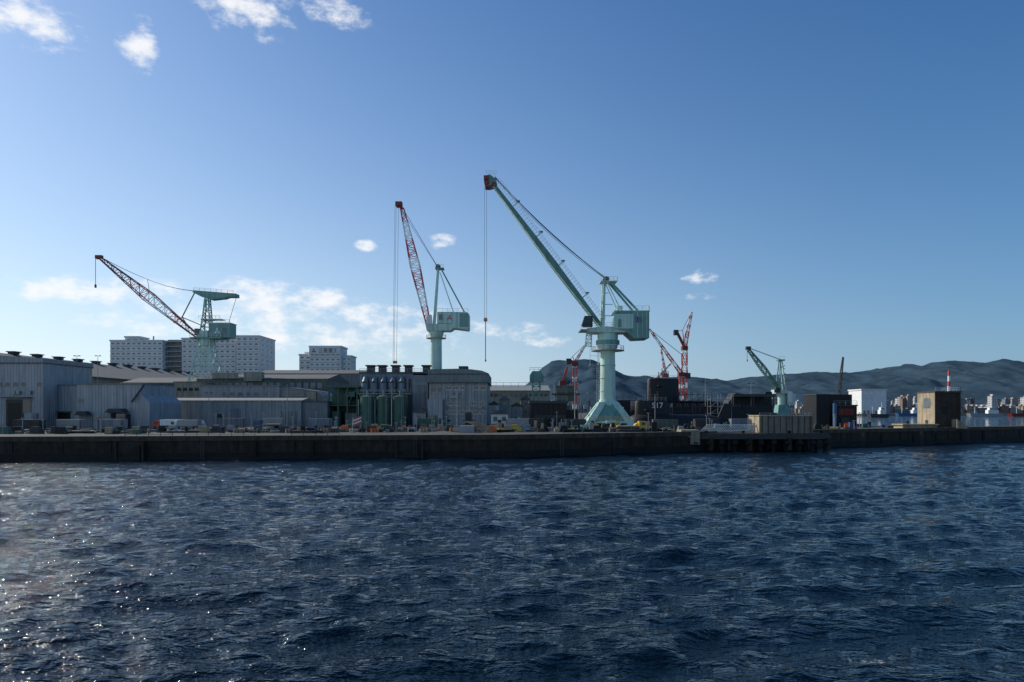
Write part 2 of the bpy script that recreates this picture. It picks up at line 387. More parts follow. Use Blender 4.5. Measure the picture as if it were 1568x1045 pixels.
c.box(X(937),X(966),D-3.55,D-3.4,Z(506),Z(484),'green'); c.box(X(938),X(991),D-3.6,D+3.6,Z(480),Z(478.6),'green')  # paler left panel paints the sunlit part of the house
c.rail([(X(940),D-3.5,Z(478.6)),(X(990),D-3.5,Z(478.6)),(X(990),D+3.5,Z(478.6))],1.1,'white',1.4)
c.box(X(969),X(978),D-3.5,D-3.4,Z(497),Z(488),'glass_l'); c.box(X(943),X(948),D-3.6,D-3.5,Z(504),Z(492),'green_d')
for q in (972,980,986): c.box(X(q),X(q)+.12,D-3.5,D-3.4,Z(519),Z(481),'green')
c.box(X(945),X(952),D-1,D+1,Z(478.6),Z(470),'green')
c.prism([(X(889),Z(500)),(X(893),Z(487)),(X(905),Z(487)),(X(905),Z(503)),(X(891),Z(503))],D-3.6,D-1.6,'steel')
c.prism([(X(890.5),Z(498)),(X(893.5),Z(489)),(X(903),Z(489)),(X(903),Z(498))],D-3.66,D-3.6,'glass')
c.truss((X(901),D+1,Z(530)),(X(903),D+1,Z(508)),1.6,1.2,4,'green',.09)
ap=(X(928),Z(433))
for sy in (-2.2,2.2):
    c.beam((X(922),D+sy,Z(503)),(ap[0]-.6,D+sy*.5,ap[1]),.75,'green',.6)
    c.beam((X(974),D+sy,Z(478)),(ap[0]+1,D+sy*.5,ap[1]),.4,'green_d',.5)
    c.beam((X(950),D+sy,Z(480)),(ap[0],D+sy*.6,ap[1]),.22,'green')
for t in (.25,.5,.75):
    xa=X(922)+(ap[0]-.6-X(922))*t; za=Z(503)+(ap[1]-Z(503))*t; wv=2.2*(1-t*.5)
    c.beam((xa,D-wv,za),(xa,D+wv,za),.3,'green'); c.beam((xa,D-wv,za),(xa+4.5*(1-t),D-wv,za),.18,'green')
c.box(ap[0]-1.6,ap[0]+2.6,D-2,D+2,ap[1]-.1,ap[1]+.12,'green')
c.rail([(ap[0]-1.6,D-2,ap[1]),(ap[0]+2.6,D-2,ap[1]),(ap[0]+2.6,D+2,ap[1])],1.1,'white',.9)
for sy in (-.6,.6): c.cyl((ap[0],D+sy-.15,ap[1]+.7),(ap[0],D+sy+.15,ap[1]+.7),.8,'steel',n=18)
c.beam((X(924),D,Z(430)),(X(926),D,Z(420)),.08,'white')
P0=Vector((X(922),D,Z(503))); P1=Vector((X(754),D,Z(281)))
pm=P0.lerp(P1,.45); ax=(P1-P0).normalized(); up=Vector((ax.z,0,-ax.x)) 
if up.z<0: up=-up
for sy in (-1,1):
    o=Vector((0,sy*1.15,0)); o2=Vector((0,sy*.85,0)); o3=Vector((0,sy*.5,0))
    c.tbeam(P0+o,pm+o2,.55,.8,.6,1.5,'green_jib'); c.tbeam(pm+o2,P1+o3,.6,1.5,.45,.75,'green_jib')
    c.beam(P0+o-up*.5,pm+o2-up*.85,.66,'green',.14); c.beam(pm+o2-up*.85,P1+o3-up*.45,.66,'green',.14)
nn=24
for i in range(nn):
    a=P0.lerp(P1,(i+.5)/nn); b_=P0.lerp(P1,(i+1.3)/nn)
    c.beam(a-Vector((0,1,0)),a+Vector((0,1,0)),.25,'green_jib'); c.beam(a-Vector((0,.9,0)),b_+Vector((0,.9,0)),.12,'green')
prev=None
for i in range(52):
    t=.03+i/53; a=P0.lerp(P1,t)+up*(1.0)+Vector((0,-1.0,0)); e=a+up*1.0
    c.beam(a-up*.3,e,.08,'white')
    if prev: c.beam(prev,e,.08,'white'); c.beam(prev-up*.5,e-up*.5,.06,'white')
    prev=e
for t in (.2,.42,.62,.83):
    a=P0.lerp(P1,t)+up*2.2; c.beam(a-up*1.4,a+up*.5,.25,'green'); c.box(a.x-.5,a.x+.5,D-.6,D+.6,a.z+.2,a.z+.45,'green_d')
c.prism([(X(742),Z(271)),(X(750),Z(268)),(X(760),Z(276)),(X(762),Z(288)),(X(752),Z(290)),(X(743),Z(283))],D-.5,D+.5,'green_jib')
c.box(X(741),X(748),D-1.1,D+1.1,Z(277),Z(271),'dred'); c.box(X(743),X(752),D-1.3,D+1.3,Z(289),Z(286.5),'dred')
for q in ((745,281),(756,284)): c.cyl((X(q[0]),D-.9,Z(q[1])),(X(q[0]),D+.9,Z(q[1])),.6,'dred',n=16)
c.rail([(X(745),D-1,Z(270)),(X(760),D-1,Z(271))],1.1,'white',.7); c.beam((X(757),D,Z(271)),(X(758),D,Z(265)),.12,'white')
for sy in (-.7,-.25,.25,.7):
    cable(c,(X(758),D+sy,Z(272)),(ap[0],D+sy,ap[1]+1),.045,'steel',.9+abs(sy))
for sx in (-.28,.28): cable(c,(X(743.5)+sx,D,Z(286)),(X(743.5)+sx,D,Z(488)),.04,'gsteel')
c.box(X(742),X(745),D-.35,D+.35,Z(491),Z(487),'yellow'); c.cyl((X(743.5),D-.3,Z(490)),(X(743.5),D+.3,Z(490)),.5,'orange',n=12)
cable(c,(X(743.5),D,Z(491)),(X(743.5),D,Z(552)),.09,'black'); c.cyl((X(743.5),D,Z(551)),(X(743.5),D,Z(554)),.22,'orange',n=8)
co=c.build()

def diamonds(b,cxx,y,z,s,m):
    for k in range(3):
        a=math.radians(90+k*120); d=Vector((math.cos(a),0,math.sin(a))); e=Vector((-d.z,0,d.x))
        o=Vector((cxx,y,z)); b.add([o,o+d*s*.5+e*s*.29,o+d*s,o+d*s*.5-e*s*.29],[(0,1,2,3)],m)

# ------------------------------------------------------------------ red and white jib crane
D=232.; X,Z=site(D)
c=B('red_white_jib_crane'); cx=X(668)
c.frustum(cx,D,4.5,4.5,GZ,2.4,2.4,11,'green'); c.cyl((cx,D,10),(cx,D,Z(520)),2.05,'green',r1=1.9,n=28)
c.cyl((cx,D,Z(520)),(cx,D,Z(508)),1.9,'green',r1=2.7,n=28); c.cyl((cx,D,Z(519)),(cx,D,Z(518.2)),3.4,'gsteel',n=24)
for i in range(16):
    a=i*math.pi/8; b_=(i+1)*math.pi/8
    c.rail([(cx+3.3*math.cos(a),D+3.3*math.sin(a),Z(518)),(cx+3.3*math.cos(b_),D+3.3*math.sin(b_),Z(518))],1.1,'white',2)
c.prism([(X(653),Z(498)),(X(655),Z(508)),(X(690),Z(508)),(X(696),Z(504)),(X(718),Z(507)),(X(718),Z(500)),(X(690),Z(497))],D-3,D+3,'green')
c.prism([(X(693),Z(504)),(X(693),Z(480)),(X(716),Z(480)),(X(719),Z(483)),(X(719),Z(505))],D-3.2,D+3.2,'green')
c.box(X(705),X(718.5),D-3.3,D-3.2,Z(503),Z(482),'green_d')
c.box(X(671),X(693),D-3.5,D+2,Z(497),Z(480),'green'); c.box(X(674),X(679),D-3.6,D-3.5,Z(492),Z(484),'glass_l')
diamonds(c,X(690),D-3.62,Z(489),1.0,'red')
c.rail([(X(671),D-3.4,Z(480)),(X(718),D-3.4,Z(480))],1.1,'white',1.5)
c.prism([(X(655),Z(498)),(X(655),Z(486)),(X(662),Z(484)),(X(663),Z(498))],D-3.4,D-1.4,'white')
for sy in (-2,2):
    c.beam((X(665),D+sy,Z(498)),(X(671),D+sy*.5,Z(413)),.55,'green'); c.beam((X(712),D+sy,Z(480)),(X(676),D+sy*.5,Z(413)),.45,'green_d')
    c.beam((X(695),D+sy,Z(480)),(X(674),D+sy*.5,Z(418)),.2,'green')
for e in (480,455,432):
    t=(498-e)/85; xa=X(665)+(X(671)-X(665))*t; c.beam((xa,D-2+t,Z(e)),(xa,D+2-t,Z(e)),.25,'green')
c.box(X(667),X(680),D-1.6,D+1.6,Z(413),Z(411.5),'green_d'); c.cyl((X(671),D-.8,Z(409)),(X(671),D+.8,Z(409)),.8,'steel'); c.rail([(X(667),D-1.6,Z(411)),(X(680),D-1.6,Z(411))],1,'white',.9)
J0=Vector((X(656),D,Z(497))); J1=Vector((X(616),D,Z(320)))
c.truss(J0,J1,1.4,1.1,26,lambda t:['red','white','red','white','red','white','red'][min(6,int(t*7))],.15,.07,mid=3.1)
c.beam(J1,(X(609),D,Z(313)),1.0,'dred'); c.box(X(606),X(616),D-1,D+1,Z(316),Z(310),'dred'); c.cyl((X(609),D-.7,Z(315)),(X(609),D+.7,Z(315)),.7,'dred')
for sy in (-.8,.8):
    cable(c,(X(616),D+sy,Z(318)),(X(671),D+sy,Z(410)),.06); cable(c,(X(616),D+sy*.4,Z(324)),(X(671),D+sy,Z(411)),.05)
for sx in (-.7,-.3,.5): cable(c,(X(608)+sx,D,Z(314)),(X(605)+sx,D,Z(556)),.045,'gsteel')
c.box(X(602),X(608),D-.5,D+.5,Z(557),Z(553),'orange')
c.build()

# ------------------------------------------------------------------ left level-luffing crane
D=261.; X,Z=site(D)
c=B('level_luffing_crane'); 
T=[(-1,-1),(1,-1),(1,1),(-1,1)]
lv=[(318,585,5.0),(317,560,3.6),(316,540,2.7),(316,519,2.1)]
for (a,e,wd),(a2,e2,wd2) in zip(lv[:-1],lv[1:]):
    for j in range(4):
        p0=(X(a)+T[j][0]*wd,D+T[j][1]*wd,Z(e)); p1=(X(a2)+T[j][0]*wd2,D+T[j][1]*wd2,Z(e2))
        k=(j+1)%4; p2=(X(a2)+T[k][0]*wd2,D+T[k][1]*wd2,Z(e2)); p3=(X(a)+T[k][0]*wd,D+T[k][1]*wd,Z(e))
        c.beam(p0,p1,.45,'green'); c.beam(p0,p2,.2,'green'); c.beam(p1,p2,.28,'green'); c.beam(p3,p1,.2,'green')
c.frustum(X(318),D,7,7,GZ,5,5,Z(585),'green_d')
c.box(X(298),X(345),D-4,D+4,Z(520),Z(518),'green_d'); c.rail([(X(298),D-4,Z(518)),(X(345),D-4,Z(518))],1.2,'white',1.5,.09)
c.cyl((X(316),D,Z(530)),(X(316),D,Z(518)),2.6,'green',n=20)
c.box(X(325),X(357),D-3,D+3,Z(518),Z(497),'green_d'); c.box(X(324),X(358),D-3.1,D+3.1,Z(497),Z(495.8),'green'); diamonds(c,X(338),D-3.1,Z(509),1.4,'white')
c.box(X(346),X(352),D-3.1,D-3,Z(513),Z(504),'glass_l')
c.box(X(306),X(323),D-3,D+3,Z(518),Z(508),'green'); c.box(X(304),X(310),D-3.4,D-1,Z(515),Z(505),'glass')
c.rail([(X(324),D-3,Z(496)),(X(357),D-3,Z(496))],1.2,'white',1.5,.09)
c.truss((X(317),D,Z(510)),(X(318),D,Z(458)),3.4,1.5,6,'green_d',.17,.09)
c.beam((X(310),D-2,Z(510)),(X(317),D-1,Z(455)),.4,'green'); c.beam((X(325),D-2,Z(500)),(X(320),D-1,Z(455)),.3,'green')
c.box(X(311),X(326),D-2,D+2,Z(491),Z(489.5),'gsteel'); c.rail([(X(308),D-2,Z(489)),(X(340),D-2,Z(489))],1.1,'white',1.5,.08); c.box(X(311),X(341),D-1,D+2,Z(490.5),Z(489),'gsteel')
c.prism([(X(298),Z(449)),(X(300),Z(446)),(X(364),Z(451)),(X(364),Z(456)),(X(350),Z(456)),(X(345),Z(458)),(X(325),Z(460)),(X(312),Z(456))],D-1.8,D+1.8,'green_d')
c.rail([(X(300),D-1.8,Z(446)),(X(360),D-1.8,Z(450.5))],1,'gsteel',2,.08)
c.beam((X(362),D,Z(456)),(X(350),D,Z(496)),.12,'steel')
A=Vector((X(303),D,Z(516))); Bm=Vector((X(228),D,Z(455))); C=Vector((X(152),D,Z(394)))
c.truss(A,Bm,1.2,3.6,9,lambda t:'dred' if t<.25 else ('red' if t<.5 else 'white'),.16,.07); c.truss(Bm,C,3.6,.8,11,lambda t:'red' if t<.35 else 'dred',.15,.07)
c.beam((X(284),D-.8,Z(494)),(X(232),D-.8,Z(447)),.3,'red')
c.beam((X(298),D,Z(449)),(X(279),D,Z(486)),.35,'green_d'); c.beam((X(279),D,Z(486)),(X(290),D,Z(503)),.3,'green_d'); c.beam((X(279),D,Z(486)),(X(266),D,Z(495)),.3,'white'); c.beam((X(279),D,Z(486)),(X(312),D,Z(500)),.3,'dred')
c.box(X(147),X(157),D-.7,D+.7,Z(396),Z(391.5),'dred'); c.cyl((X(149),D-.5,Z(395)),(X(149),D+.5,Z(395)),.6,'dred')
for sy in (-.5,.5): cable(c,(X(153),D+sy,Z(393)),(X(226),D+sy,Z(428)),.06,'steel',.4); cable(c,(X(226),D+sy,Z(428)),(X(300),D+sy,Z(446)),.06,'steel',.8)
c.beam((X(226),D,Z(428)),(X(229),D,Z(447)),.15,'white')
cable(c,(X(146.5),D,Z(396)),(X(146.5),D,Z(438)),.07,'steel'); c.box(X(145.5),X(147.5),D-.3,D+.3,Z(441),Z(436),'dred')
c.build()

# ------------------------------------------------------------------ small quay crane
D=261.; X,Z=site(D)
c=B('small_quay_crane'); cx=X(1197)
c.frustum(cx,D,3.2,3.2,GZ,1.8,1.8,Z(620),'green_d'); c.cyl((cx,D,Z(620)),(cx,D,Z(600)),1.5,'green',n=20)
c.prism([(X(1184),Z(603)),(X(1184),Z(597)),(X(1200),Z(597)),(X(1214),Z(604)),(X(1214),Z(620)),(X(1203),Z(620)),(X(1203),Z(603))],D-2.4,D+2.4,'green')
c.box(X(1202),X(1209),D-2.5,D-2.4,Z(616),Z(600),'white'); c.box(X(1184),X(1191),D-2.6,D-1,Z(602),Z(594),'steel')
for sy in (-1.5,1.5):
    c.beam((X(1190),D+sy,Z(598)),(X(1194),D+sy*.5,Z(552)),.35,'green_d'); c.beam((X(1201),D+sy,Z(598)),(X(1196),D+sy*.5,Z(552)),.35,'green')
for e in (590,578,566): c.beam((X(1191),D-1.4,Z(e)),(X(1200),D-1.4,Z(e-6)),.2,'green'); c.beam((X(1200),D-1.4,Z(e)),(X(1192),D-1.4,Z(e-6)),.2,'green')
c.box(X(1190),X(1200),D-1.3,D+1.3,Z(553),Z(551),'green_d'); c.rail([(X(1190),D-1.3,Z(551)),(X(1200),D-1.3,Z(551))],1.1,'white',.9)
c.truss((X(1190),D,Z(593)),(X(1146),D,Z(536)),1.1,.8,13,'green_jib',.16,.09,mid=1.8)
c.box(X(1142),X(1149),D-.7,D+.7,Z(536),Z(531),'steel')
for sy in (-.5,.5): cable(c,(X(1146),D+sy,Z(533)),(X(1195),D+sy,Z(551)),.06)
cable(c,(X(1144),D,Z(536)),(X(1144),D,Z(552)),.06); c.box(X(1143.3),X(1144.7),D-.3,D+.3,Z(554),Z(551),'orange')
c.build()

# ------------------------------------------------------------------ far tower cranes
def tower_crane(base,top,tip,apex,D,wd=2.4,cols=('red','white'),tail=None):
    X,Z=site(D); c=B('red_tower_crane')
    f=lambda t: cols[int(t*8)%2]
    if base[1]-top[1]>3: c.truss((X(base[0]),D,GZ),(X(top[0]),D,Z(top[1])),wd,wd,12,f,.24,.12)
    c.truss((X(top[0]),D,Z(top[1])),(X(tip[0]),D,Z(tip[1])),wd*.8,wd*.35,11,f,.2,.11)
    if apex:
        for sy in (-1,1): c.beam((X(top[0]),D+sy,Z(top[1])),(X(apex[0]),D,Z(apex[1])),.35,'red')
        cable(c,(X(apex[0]),D,Z(apex[1])),(X(tip[0]),D,Z(tip[1])),.14)
        if tail: cable(c,(X(apex[0]),D,Z(apex[1])),(X(tail[0]),D,Z(tail[1])),.14)
    if tail: c.beam((X(top[0]),D,Z(top[1])),(X(tail[0]),D,Z(tail[1])),1.6,'dred'); c.box(X(tail[0])-2,X(tail[0])+1,D-1.5,D+1.5,Z(tail[1])-2.5,Z(tail[1])+1,'steel')
    c.box(X(top[0])-2,X(top[0])+2,D-2,D+2,Z(top[1])-2,Z(top[1])+.6,'dred')
    c.build()
tower_crane((1048,600),(1048,532),(1059,478),(1045,506),470,3.2,tail=(1036,508))
tower_crane((1043,600),(1043,572),(994,504),(1046,545),430,2.4,tail=(1054,574))
tower_crane((1020,600),(1019,574),(1012,535),None,500,2.)
tower_crane((880,600),(880,556),(898,526),(877,546),430,2.2,tail=(872,552))
tower_crane((862,610),(862,585),(869,562),None,400,1.8,('red','red'))
tower_crane((1004,600),(1006,580),(1028,556),None,500,1.8,('red','white'))

# ------------------------------------------------------------------ factories, left
def vent_row(b,x,y0,y1,n,z,m='roof_d'):
    for i in range(n):
        yy=y0+(y1-y0)*i/(n-1); b.box(x-1.2,x+1.2,yy-1.4,yy+1.4,z,z+.8,m); b.box(x-1.6,x+1.6,yy-1.8,yy+1.8,z+.8,z+1.15,m)
f=B('long_factory_hall')
f.prism([(-205,GZ),(-160,GZ),(-160,21.5),(-182,28.6),(-204.99,21.5)],232,392,'wall_b')
f.hexa([(-158.9,231,21.1),(-158.9,393,21.1),(-182,393,28.7),(-182,231,28.7),(-158.9,231,21.7),(-158.9,393,21.7),(-182,393,29.3),(-182,231,29.3)],'roof')
f.hexa([(-182,231,28.7),(-182,393,28.7),(-206,393,21.1),(-206,231,21.1),(-182,231,29.3),(-182,393,29.3),(-206,393,21.7),(-206,231,21.7)],'roof')
vent_row(f,-182,237,385,13,29.2)
for zz in (17.2,12.5): 
    for i in range(48): f.box(-160.1,-159.9,234+i*3.2,236.2+i*3.2,zz,zz+2,'glass')
f.box(-160.2,-159.8,233,391,15.6,16,'roof'); f.build()

f=B('white_workshop_building'); X,Z=site(190)
f.box(X(-60),X(67),190,212,GZ,Z(556),'wall_w'); f.prism([(X(-62),Z(556)),(X(68),Z(556)),(X(68),Z(549)),(X(-62),Z(541))],189.7,212.3,'wall_gl')
f.box(X(-62),X(68.5),189.5,212.4,Z(557),Z(555.6),'roof')
f.winrow(X(-30),X(66),8,Z(592),Z(586),190,1.2,skip=.2); f.box(X(10),X(36),189.8,190,GZ,Z(612),'steel'); f.box(X(13),X(33),189.75,189.8,GZ,Z(617),'black')
f.box(X(36),X(48),189.8,190,Z(632),Z(612),'glass'); f.box(X(8),X(50),188.2,190,Z(610),Z(608.5),'roof')
f.beam((X(2),188.8,GZ),(X(2),188.8,Z(575)),.2,'gsteel'); f.beam((X(67),189.6,GZ),(X(67),189.6,Z(556)),.18,'gsteel'); f.box(X(52),X(58),189.6,190,GZ,Z(633),'wall_g')
for q in (20,27,44): f.box(X(q),X(q)+1.,189.3,190,Z(604),Z(599),'gsteel')
f.build()
f=B('low_white_shed'); X,Z=site(196)
f.box(X(67),X(118),196,210,GZ,Z(591),'wall_w'); f.box(X(66),X(119),195.6,210.4,Z(591),Z(589),'roof_l'); f.box(X(80),X(108),195.9,196,Z(648),Z(632),'black'); f.box(X(79),X(109),195.2,196,Z(631.5),Z(630),'roof')
f.beam((X(76),195.5,GZ),(X(76),195.5,Z(591)),.18,'gsteel'); f.box(X(72),X(77),195.9,196,Z(604),Z(599),'glass_l')
f.build()
f=B('white_boat_workshop'); X,Z=site(185)
f.prism([(X(118),GZ),(X(229),GZ),(X(229),Z(616)),(X(217),Z(604)),(X(217),Z(589)),(X(118),Z(589))],185,203,'wall_w'); f.box(X(117),X(218),184.6,203.4,Z(589),Z(587.3),'roof_l')
f.beam((X(204),184.3,Z(616)),(X(223),184.3,Z(590)),.5,'steel',.35); f.box(X(122),X(142),184.8,185,GZ,Z(636),'wall_g'); f.prism([(X(121),Z(636)),(X(141),Z(636)),(X(137),Z(630)),(X(125),Z(630))],183,185,'roof_d')
f.prism([(X(170),Z(632)),(X(199),Z(632)),(X(193),Z(626)),(X(176),Z(626))],182,185,'roof_d'); f.box(X(174),X(178),182.5,184.8,GZ,Z(632),'duct'); f.box(X(186),X(200),182.5,184.8,GZ,Z(634),'glass')
f.box(X(120),X(128),184.95,185,Z(617),Z(611),'glass_l'); f.winrow(X(145),X(168),2,Z(645),Z(638),185,1.4)
f.build()

f=B('dark_green_workshop'); X,Z=site(261)
f.box(X(185),X(300),261,290,GZ,Z(586),'wall_gg'); f.prismx([(260.5,Z(587)),(290.5,Z(587)),(275,Z(576))],X(184),X(301),'roof')
f.winrow(X(190),X(296),14,Z(602),Z(594),261,1.6,'glass_l'); f.winrow(X(190),X(296),14,Z(616),Z(609),261,1.6,'glass',skip=.2); f.build()
f=B('beige_assembly_hall'); X,Z=site(250)
f.box(X(301),X(500),250,285,GZ,Z(580),'wall_gg'); f.prismx([(249.5,Z(581)),(285.5,Z(581)),(267,Z(570))],X(300.5),X(501),'roof')
f.box(X(325),X(365),249.6,250,Z(580),Z(571),'wall_b'); f.box(X(375),X(402),249,252,Z(584),Z(570),'wall_b'); f.winrow(X(305),X(495),18,Z(594),Z(587),250,1.5,'glass_l',skip=.15); f.build()
f=B('beige_substation_building'); X,Z=site(238)
f.box(X(267),X(308),238,248,GZ,Z(586),'wall_b'); f.box(X(266),X(309),237.7,248.3,Z(586),Z(584.5),'roof_l'); f.winrow(X(270),X(306),4,Z(599),Z(594),238,1.4,'glass'); f.build()
f=B('stepped_grey_hall'); X,Z=site(228)
f.box(X(307),X(428),228,246,GZ,Z(592),'wall_gl'); f.box(X(306),X(429),227.6,246.4,Z(592),Z(590),'roof_l')
f.prism([(X(428.2),GZ),(X(494),GZ),(X(494),Z(606)),(X(484),Z(599)),(X(445),Z(593)),(X(428.2),Z(594))],228.4,246,'wall_g')
f.box(X(469),X(484),227.9,228.3,Z(615),Z(600),'wall_b'); f.winrow(X(432),X(466),4,Z(606),Z(600),228.4,1.3); f.winrow(X(312),X(424),9,Z(606),Z(601),228,1.3,'glass_l',skip=.3); f.build()
f=B('long_grey_shed'); X,Z=site(209)
f.box(X(230),X(461),209,224,GZ,Z(613),'wall_gl'); f.prismx([(208.4,Z(614)),(224.5,Z(614)),(216,Z(609))],X(229),X(462),'roof_l')
f.box(X(461.2),X(500),210,224,GZ,Z(616),'wall_g'); f.box(X(461.3),X(501),209.7,224.2,Z(616),Z(614.5),'roof')
f.box(X(352),X(368),208.8,209,Z(650),Z(626),'duct'); f.box(X(240),X(252),208.8,209,Z(650),Z(632),'steel'); f.winrow(X(262),X(345),5,Z(640),Z(634),209,1.5,skip=.3); f.box(X(430),X(455),208.85,209,Z(650),Z(630),'wall_g')
for q in (290,330,375,415): f.box(X(q),X(q)+.2,208.7,209,GZ,Z(613),'gsteel')
f.build()
f=B('blue_roof_hall'); X,Z=site(300)
f.box(X(390),X(560),300,330,GZ,Z(572),'wall_g'); f.prismx([(299.5,Z(573)),(330.5,Z(573)),(315,Z(564))],X(389),X(561),'roof'); f.build()

# office blocks
f=B('apartment_block'); X,Z=site(418)
def block(f,a0,a1,y0,y1,e,fl,m='apart'):
    f.box(X(a0),X(a1),y0,y1,GZ,Z(e),m); f.box(X(a0)-.4,X(a1)+.4,y0-.4,y1+.4,Z(e),Z(e)+.9,m)
    zt=Z(e); k=0
    while zt-3.1*k-3>Z(590) and k<fl:
        z0=zt-3.1*(k+1); nn=max(2,int((X(a1)-X(a0))/3.2))
        for i in range(nn):
            xa=X(a0)+(X(a1)-X(a0))*(i+.25)/nn; xb=X(a0)+(X(a1)-X(a0))*(i+.75)/nn
            f.box(xa,xb,y0-.06,y0,z0+1.3,z0+2.1,'glass_l' if random.random()<.85 else 'glass')
        f.box(X(a0),X(a1),y0-.5,y0-.08,z0+.1,z0+.55,m); 
        f.winside(X(a1),y0+2,y1-2,3,z0+1.1,z0+2.2,1.4); k+=1
block(f,169,249,418,436,523,12); block(f,190,212,419,430,517,1); block(f,275,358,421,440,519,12); block(f,362,397,418,446,516,12)
f.box(X(250),X(274.5),424,436,GZ,Z(519),'wall_g')
for k in range(12): f.box(X(251),X(273.5),421.5,424,Z(519)-3.1*k-1.5,Z(519)-3.1*k-1.3,'apart'); f.rail([(X(251),421.6,Z(519)-3.1*k-1.3),(X(273.5),421.6,Z(519)-3.1*k-1.3)],.9,'gsteel',1.5,.12)
f.box(X(358),X(362),430,440,GZ,Z(522),'glass_l'); f.box(X(225),X(226),425,426,Z(523),Z(513),'gsteel'); f.build()
f=B('shipyard_office_building'); X,Z=site(418)
block(f,474,522,418,434,532,12); block(f,456,474,421,434,544,9); block(f,522,536,421,434,546,9)
f.box(X(474),X(522),417.2,417.6,Z(543),Z(531),'apart'); diamonds(f,X(481),417.1,Z(538),1.6,'dred'); f.box(X(462),X(472),424,430,Z(544),Z(538),'apart')
fo=f.build(); text(fo,'rooftop_sign_lettering','三菱重工',(X(503),417.15,Z(540)),3.0,'black')

# ------------------------------------------------------------------ central plant
f=B('ventilation_plant_building'); X,Z=site(215)
f.box(X(550),X(632),216,236,GZ,Z(572),'duct'); f.box(X(549),X(656),215.5,236.5,Z(572),Z(569.5),'roof'); f.box(X(632.2),X(656),214,236,GZ,Z(575),'duct')
for q in (560,574,588,602,616):
    f.cyl((X(q),214,Z(628)),(X(q),214,Z(587)),1.05,'duct',n=16); f.cyl((X(q),214,Z(587)),(X(q),215.2,Z(578)),1.05,'duct',r1=.7,n=16); f.box(X(q)-1.25,X(q)+1.25,212.6,215.4,Z(600),Z(597),'duct'); f.cyl((X(q),214,Z(640)),(X(q),214,Z(628)),.5,'duct',r1=1.05,n=16)
    f.box(X(q+6),X(q+10),214.6,216,Z(625),Z(580),'wall_g')
for q in (563,581,602,622,650):
    f.box(X(q)-1.1,X(q)+1.1,219,221.5,Z(570),Z(560),'roof_d'); f.box(X(q)-1.5,X(q)+1.5,218.6,222,Z(560),Z(558),'black')
f.box(X(632.5),X(655),213.9,214,Z(590),Z(586),'glass_l'); f.rail([(X(550),215.6,Z(569.5)),(X(655),215.6,Z(569.5))],1,'gsteel',2,.08)
f.box(X(553),X(632),211,214,Z(604),Z(603),'gsteel'); f.rail([(X(553),211,Z(603)),(X(632),211,Z(603))],1.1,'gsteel',1.5,.08)
for q in (640,648): f.box(X(q),X(q)+.9,213.8,214,Z(640),Z(600),'wall_g')
f.build()
for a in (563,588,613):
    D=208.; X,Z=site(D); f=B('green_storage_tank'); r=2.15
    f.cyl((X(a),D,GZ),(X(a),D,Z(608)),r,'teal',n=28); f.cyl((X(a),D,Z(608)),(X(a),D,Z(605)),r,'teal',r1=.6,n=28)
    for e in (645,632,619): f.cyl((X(a),D,Z(e)),(X(a),D,Z(e)+.12),r+.06,'teal',n=28)
    f.beam((X(a)+.8,D-r-.1,GZ),(X(a)+.8,D-r-.1,Z(608)),.1,'gsteel'); f.beam((X(a)+1.2,D-r,GZ),(X(a)+1.2,D-r,Z(608)),.1,'gsteel'); f.cyl((X(a),D,Z(605)),(X(a),D,Z(598)),.35,'duct',n=10)
    f.rail([(X(a)-r,D-1.2,Z(608)),(X(a)+r,D-1.2,Z(608))],1.,'gsteel',1.,.07); f.cyl((X(a)-r-.4,D-1,GZ),(X(a)-r-.4,D-1,Z(612)),.16,'gsteel',n=8); f.build()
f=B('green_steel_shed'); X,Z=site(212)
for a in (504,518,532,547): f.beam((X(a),212,GZ),(X(a),212,Z(594)),.45,'teal'); f.beam((X(a),220,GZ),(X(a),220,Z(594)),.45,'teal')
f.box(X(503),X(549),219.6,220,GZ,Z(594),'teal'); f.box(X(502),X(550),211,221,Z(594),Z(591),'teal'); f.box(X(503),X(549),212,220,Z(622),Z(620.5),'teal')
f.box(X(506),X(530),214,218,Z(620.5),Z(603),'teal'); f.box(X(507),X(520),213,217,GZ,Z(630),'teal'); f.box(X(526),X(546),214,217,GZ,Z(633),'wall_gl'); f.rail([(X(503),211.6,Z(620.5)),(X(549),211.6,Z(620.5))],1.1,'teal',1.2,.1)
f.beam((X(504),212,Z(594)),(X(518),212,Z(620)),.25,'teal'); f.beam((X(532),212,Z(620)),(X(547),212,Z(594)),.25,'teal')
f.box(X(529),X(543),212,214,Z(600),Z(608),'teal'); f.build()
f=B('grey_plant_building'); X,Z=site(209)
f.box(X(657),X(746),209,238,GZ,Z(586),'wall_gl'); 
f.prism([(X(655.5),Z(586)),(X(748),Z(586)),(X(748),Z(572)),(X(738),Z(568)),(X(722),Z(566)),(X(700),Z(565)),(X(655.5),Z(566))],208.4,238.5,'roof_l')
f.box(X(655),X(748.6),208.1,238.8,Z(587),Z(585.4),'roof'); f.box(X(655),X(748.6),208.2,208.4,Z(574),Z(572.5),'roof')
f.box(X(700),X(714),215,220,Z(566),Z(559),'roof_d'); f.box(X(656.5),X(679),206,209,GZ,Z(612),'wall_w')
for e,n0 in ((593,6),(617,5),(630,6),(643,5)):
    f.winrow(X(682),X(744),n0,Z(e+4),Z(e-1),209,1.5,'glass','white',skip=.18)
f.winrow(X(658),X(678),2,Z(600),Z(594),209,1.3); f.box(X(712),X(722),208.8,209,GZ,Z(632),'steel'); f.box(X(660),X(672),205.9,206,GZ,Z(636),'glass')
for q in (681,712,745): f.beam((X(q),208.8,GZ),(X(q),208.8,Z(586)),.2,'gsteel')
f.box(X(690),X(700),208,209,Z(610),Z(606),'gsteel'); f.box(X(731),X(738),208.2,209,Z(626),Z(621),'gsteel')
f.build()
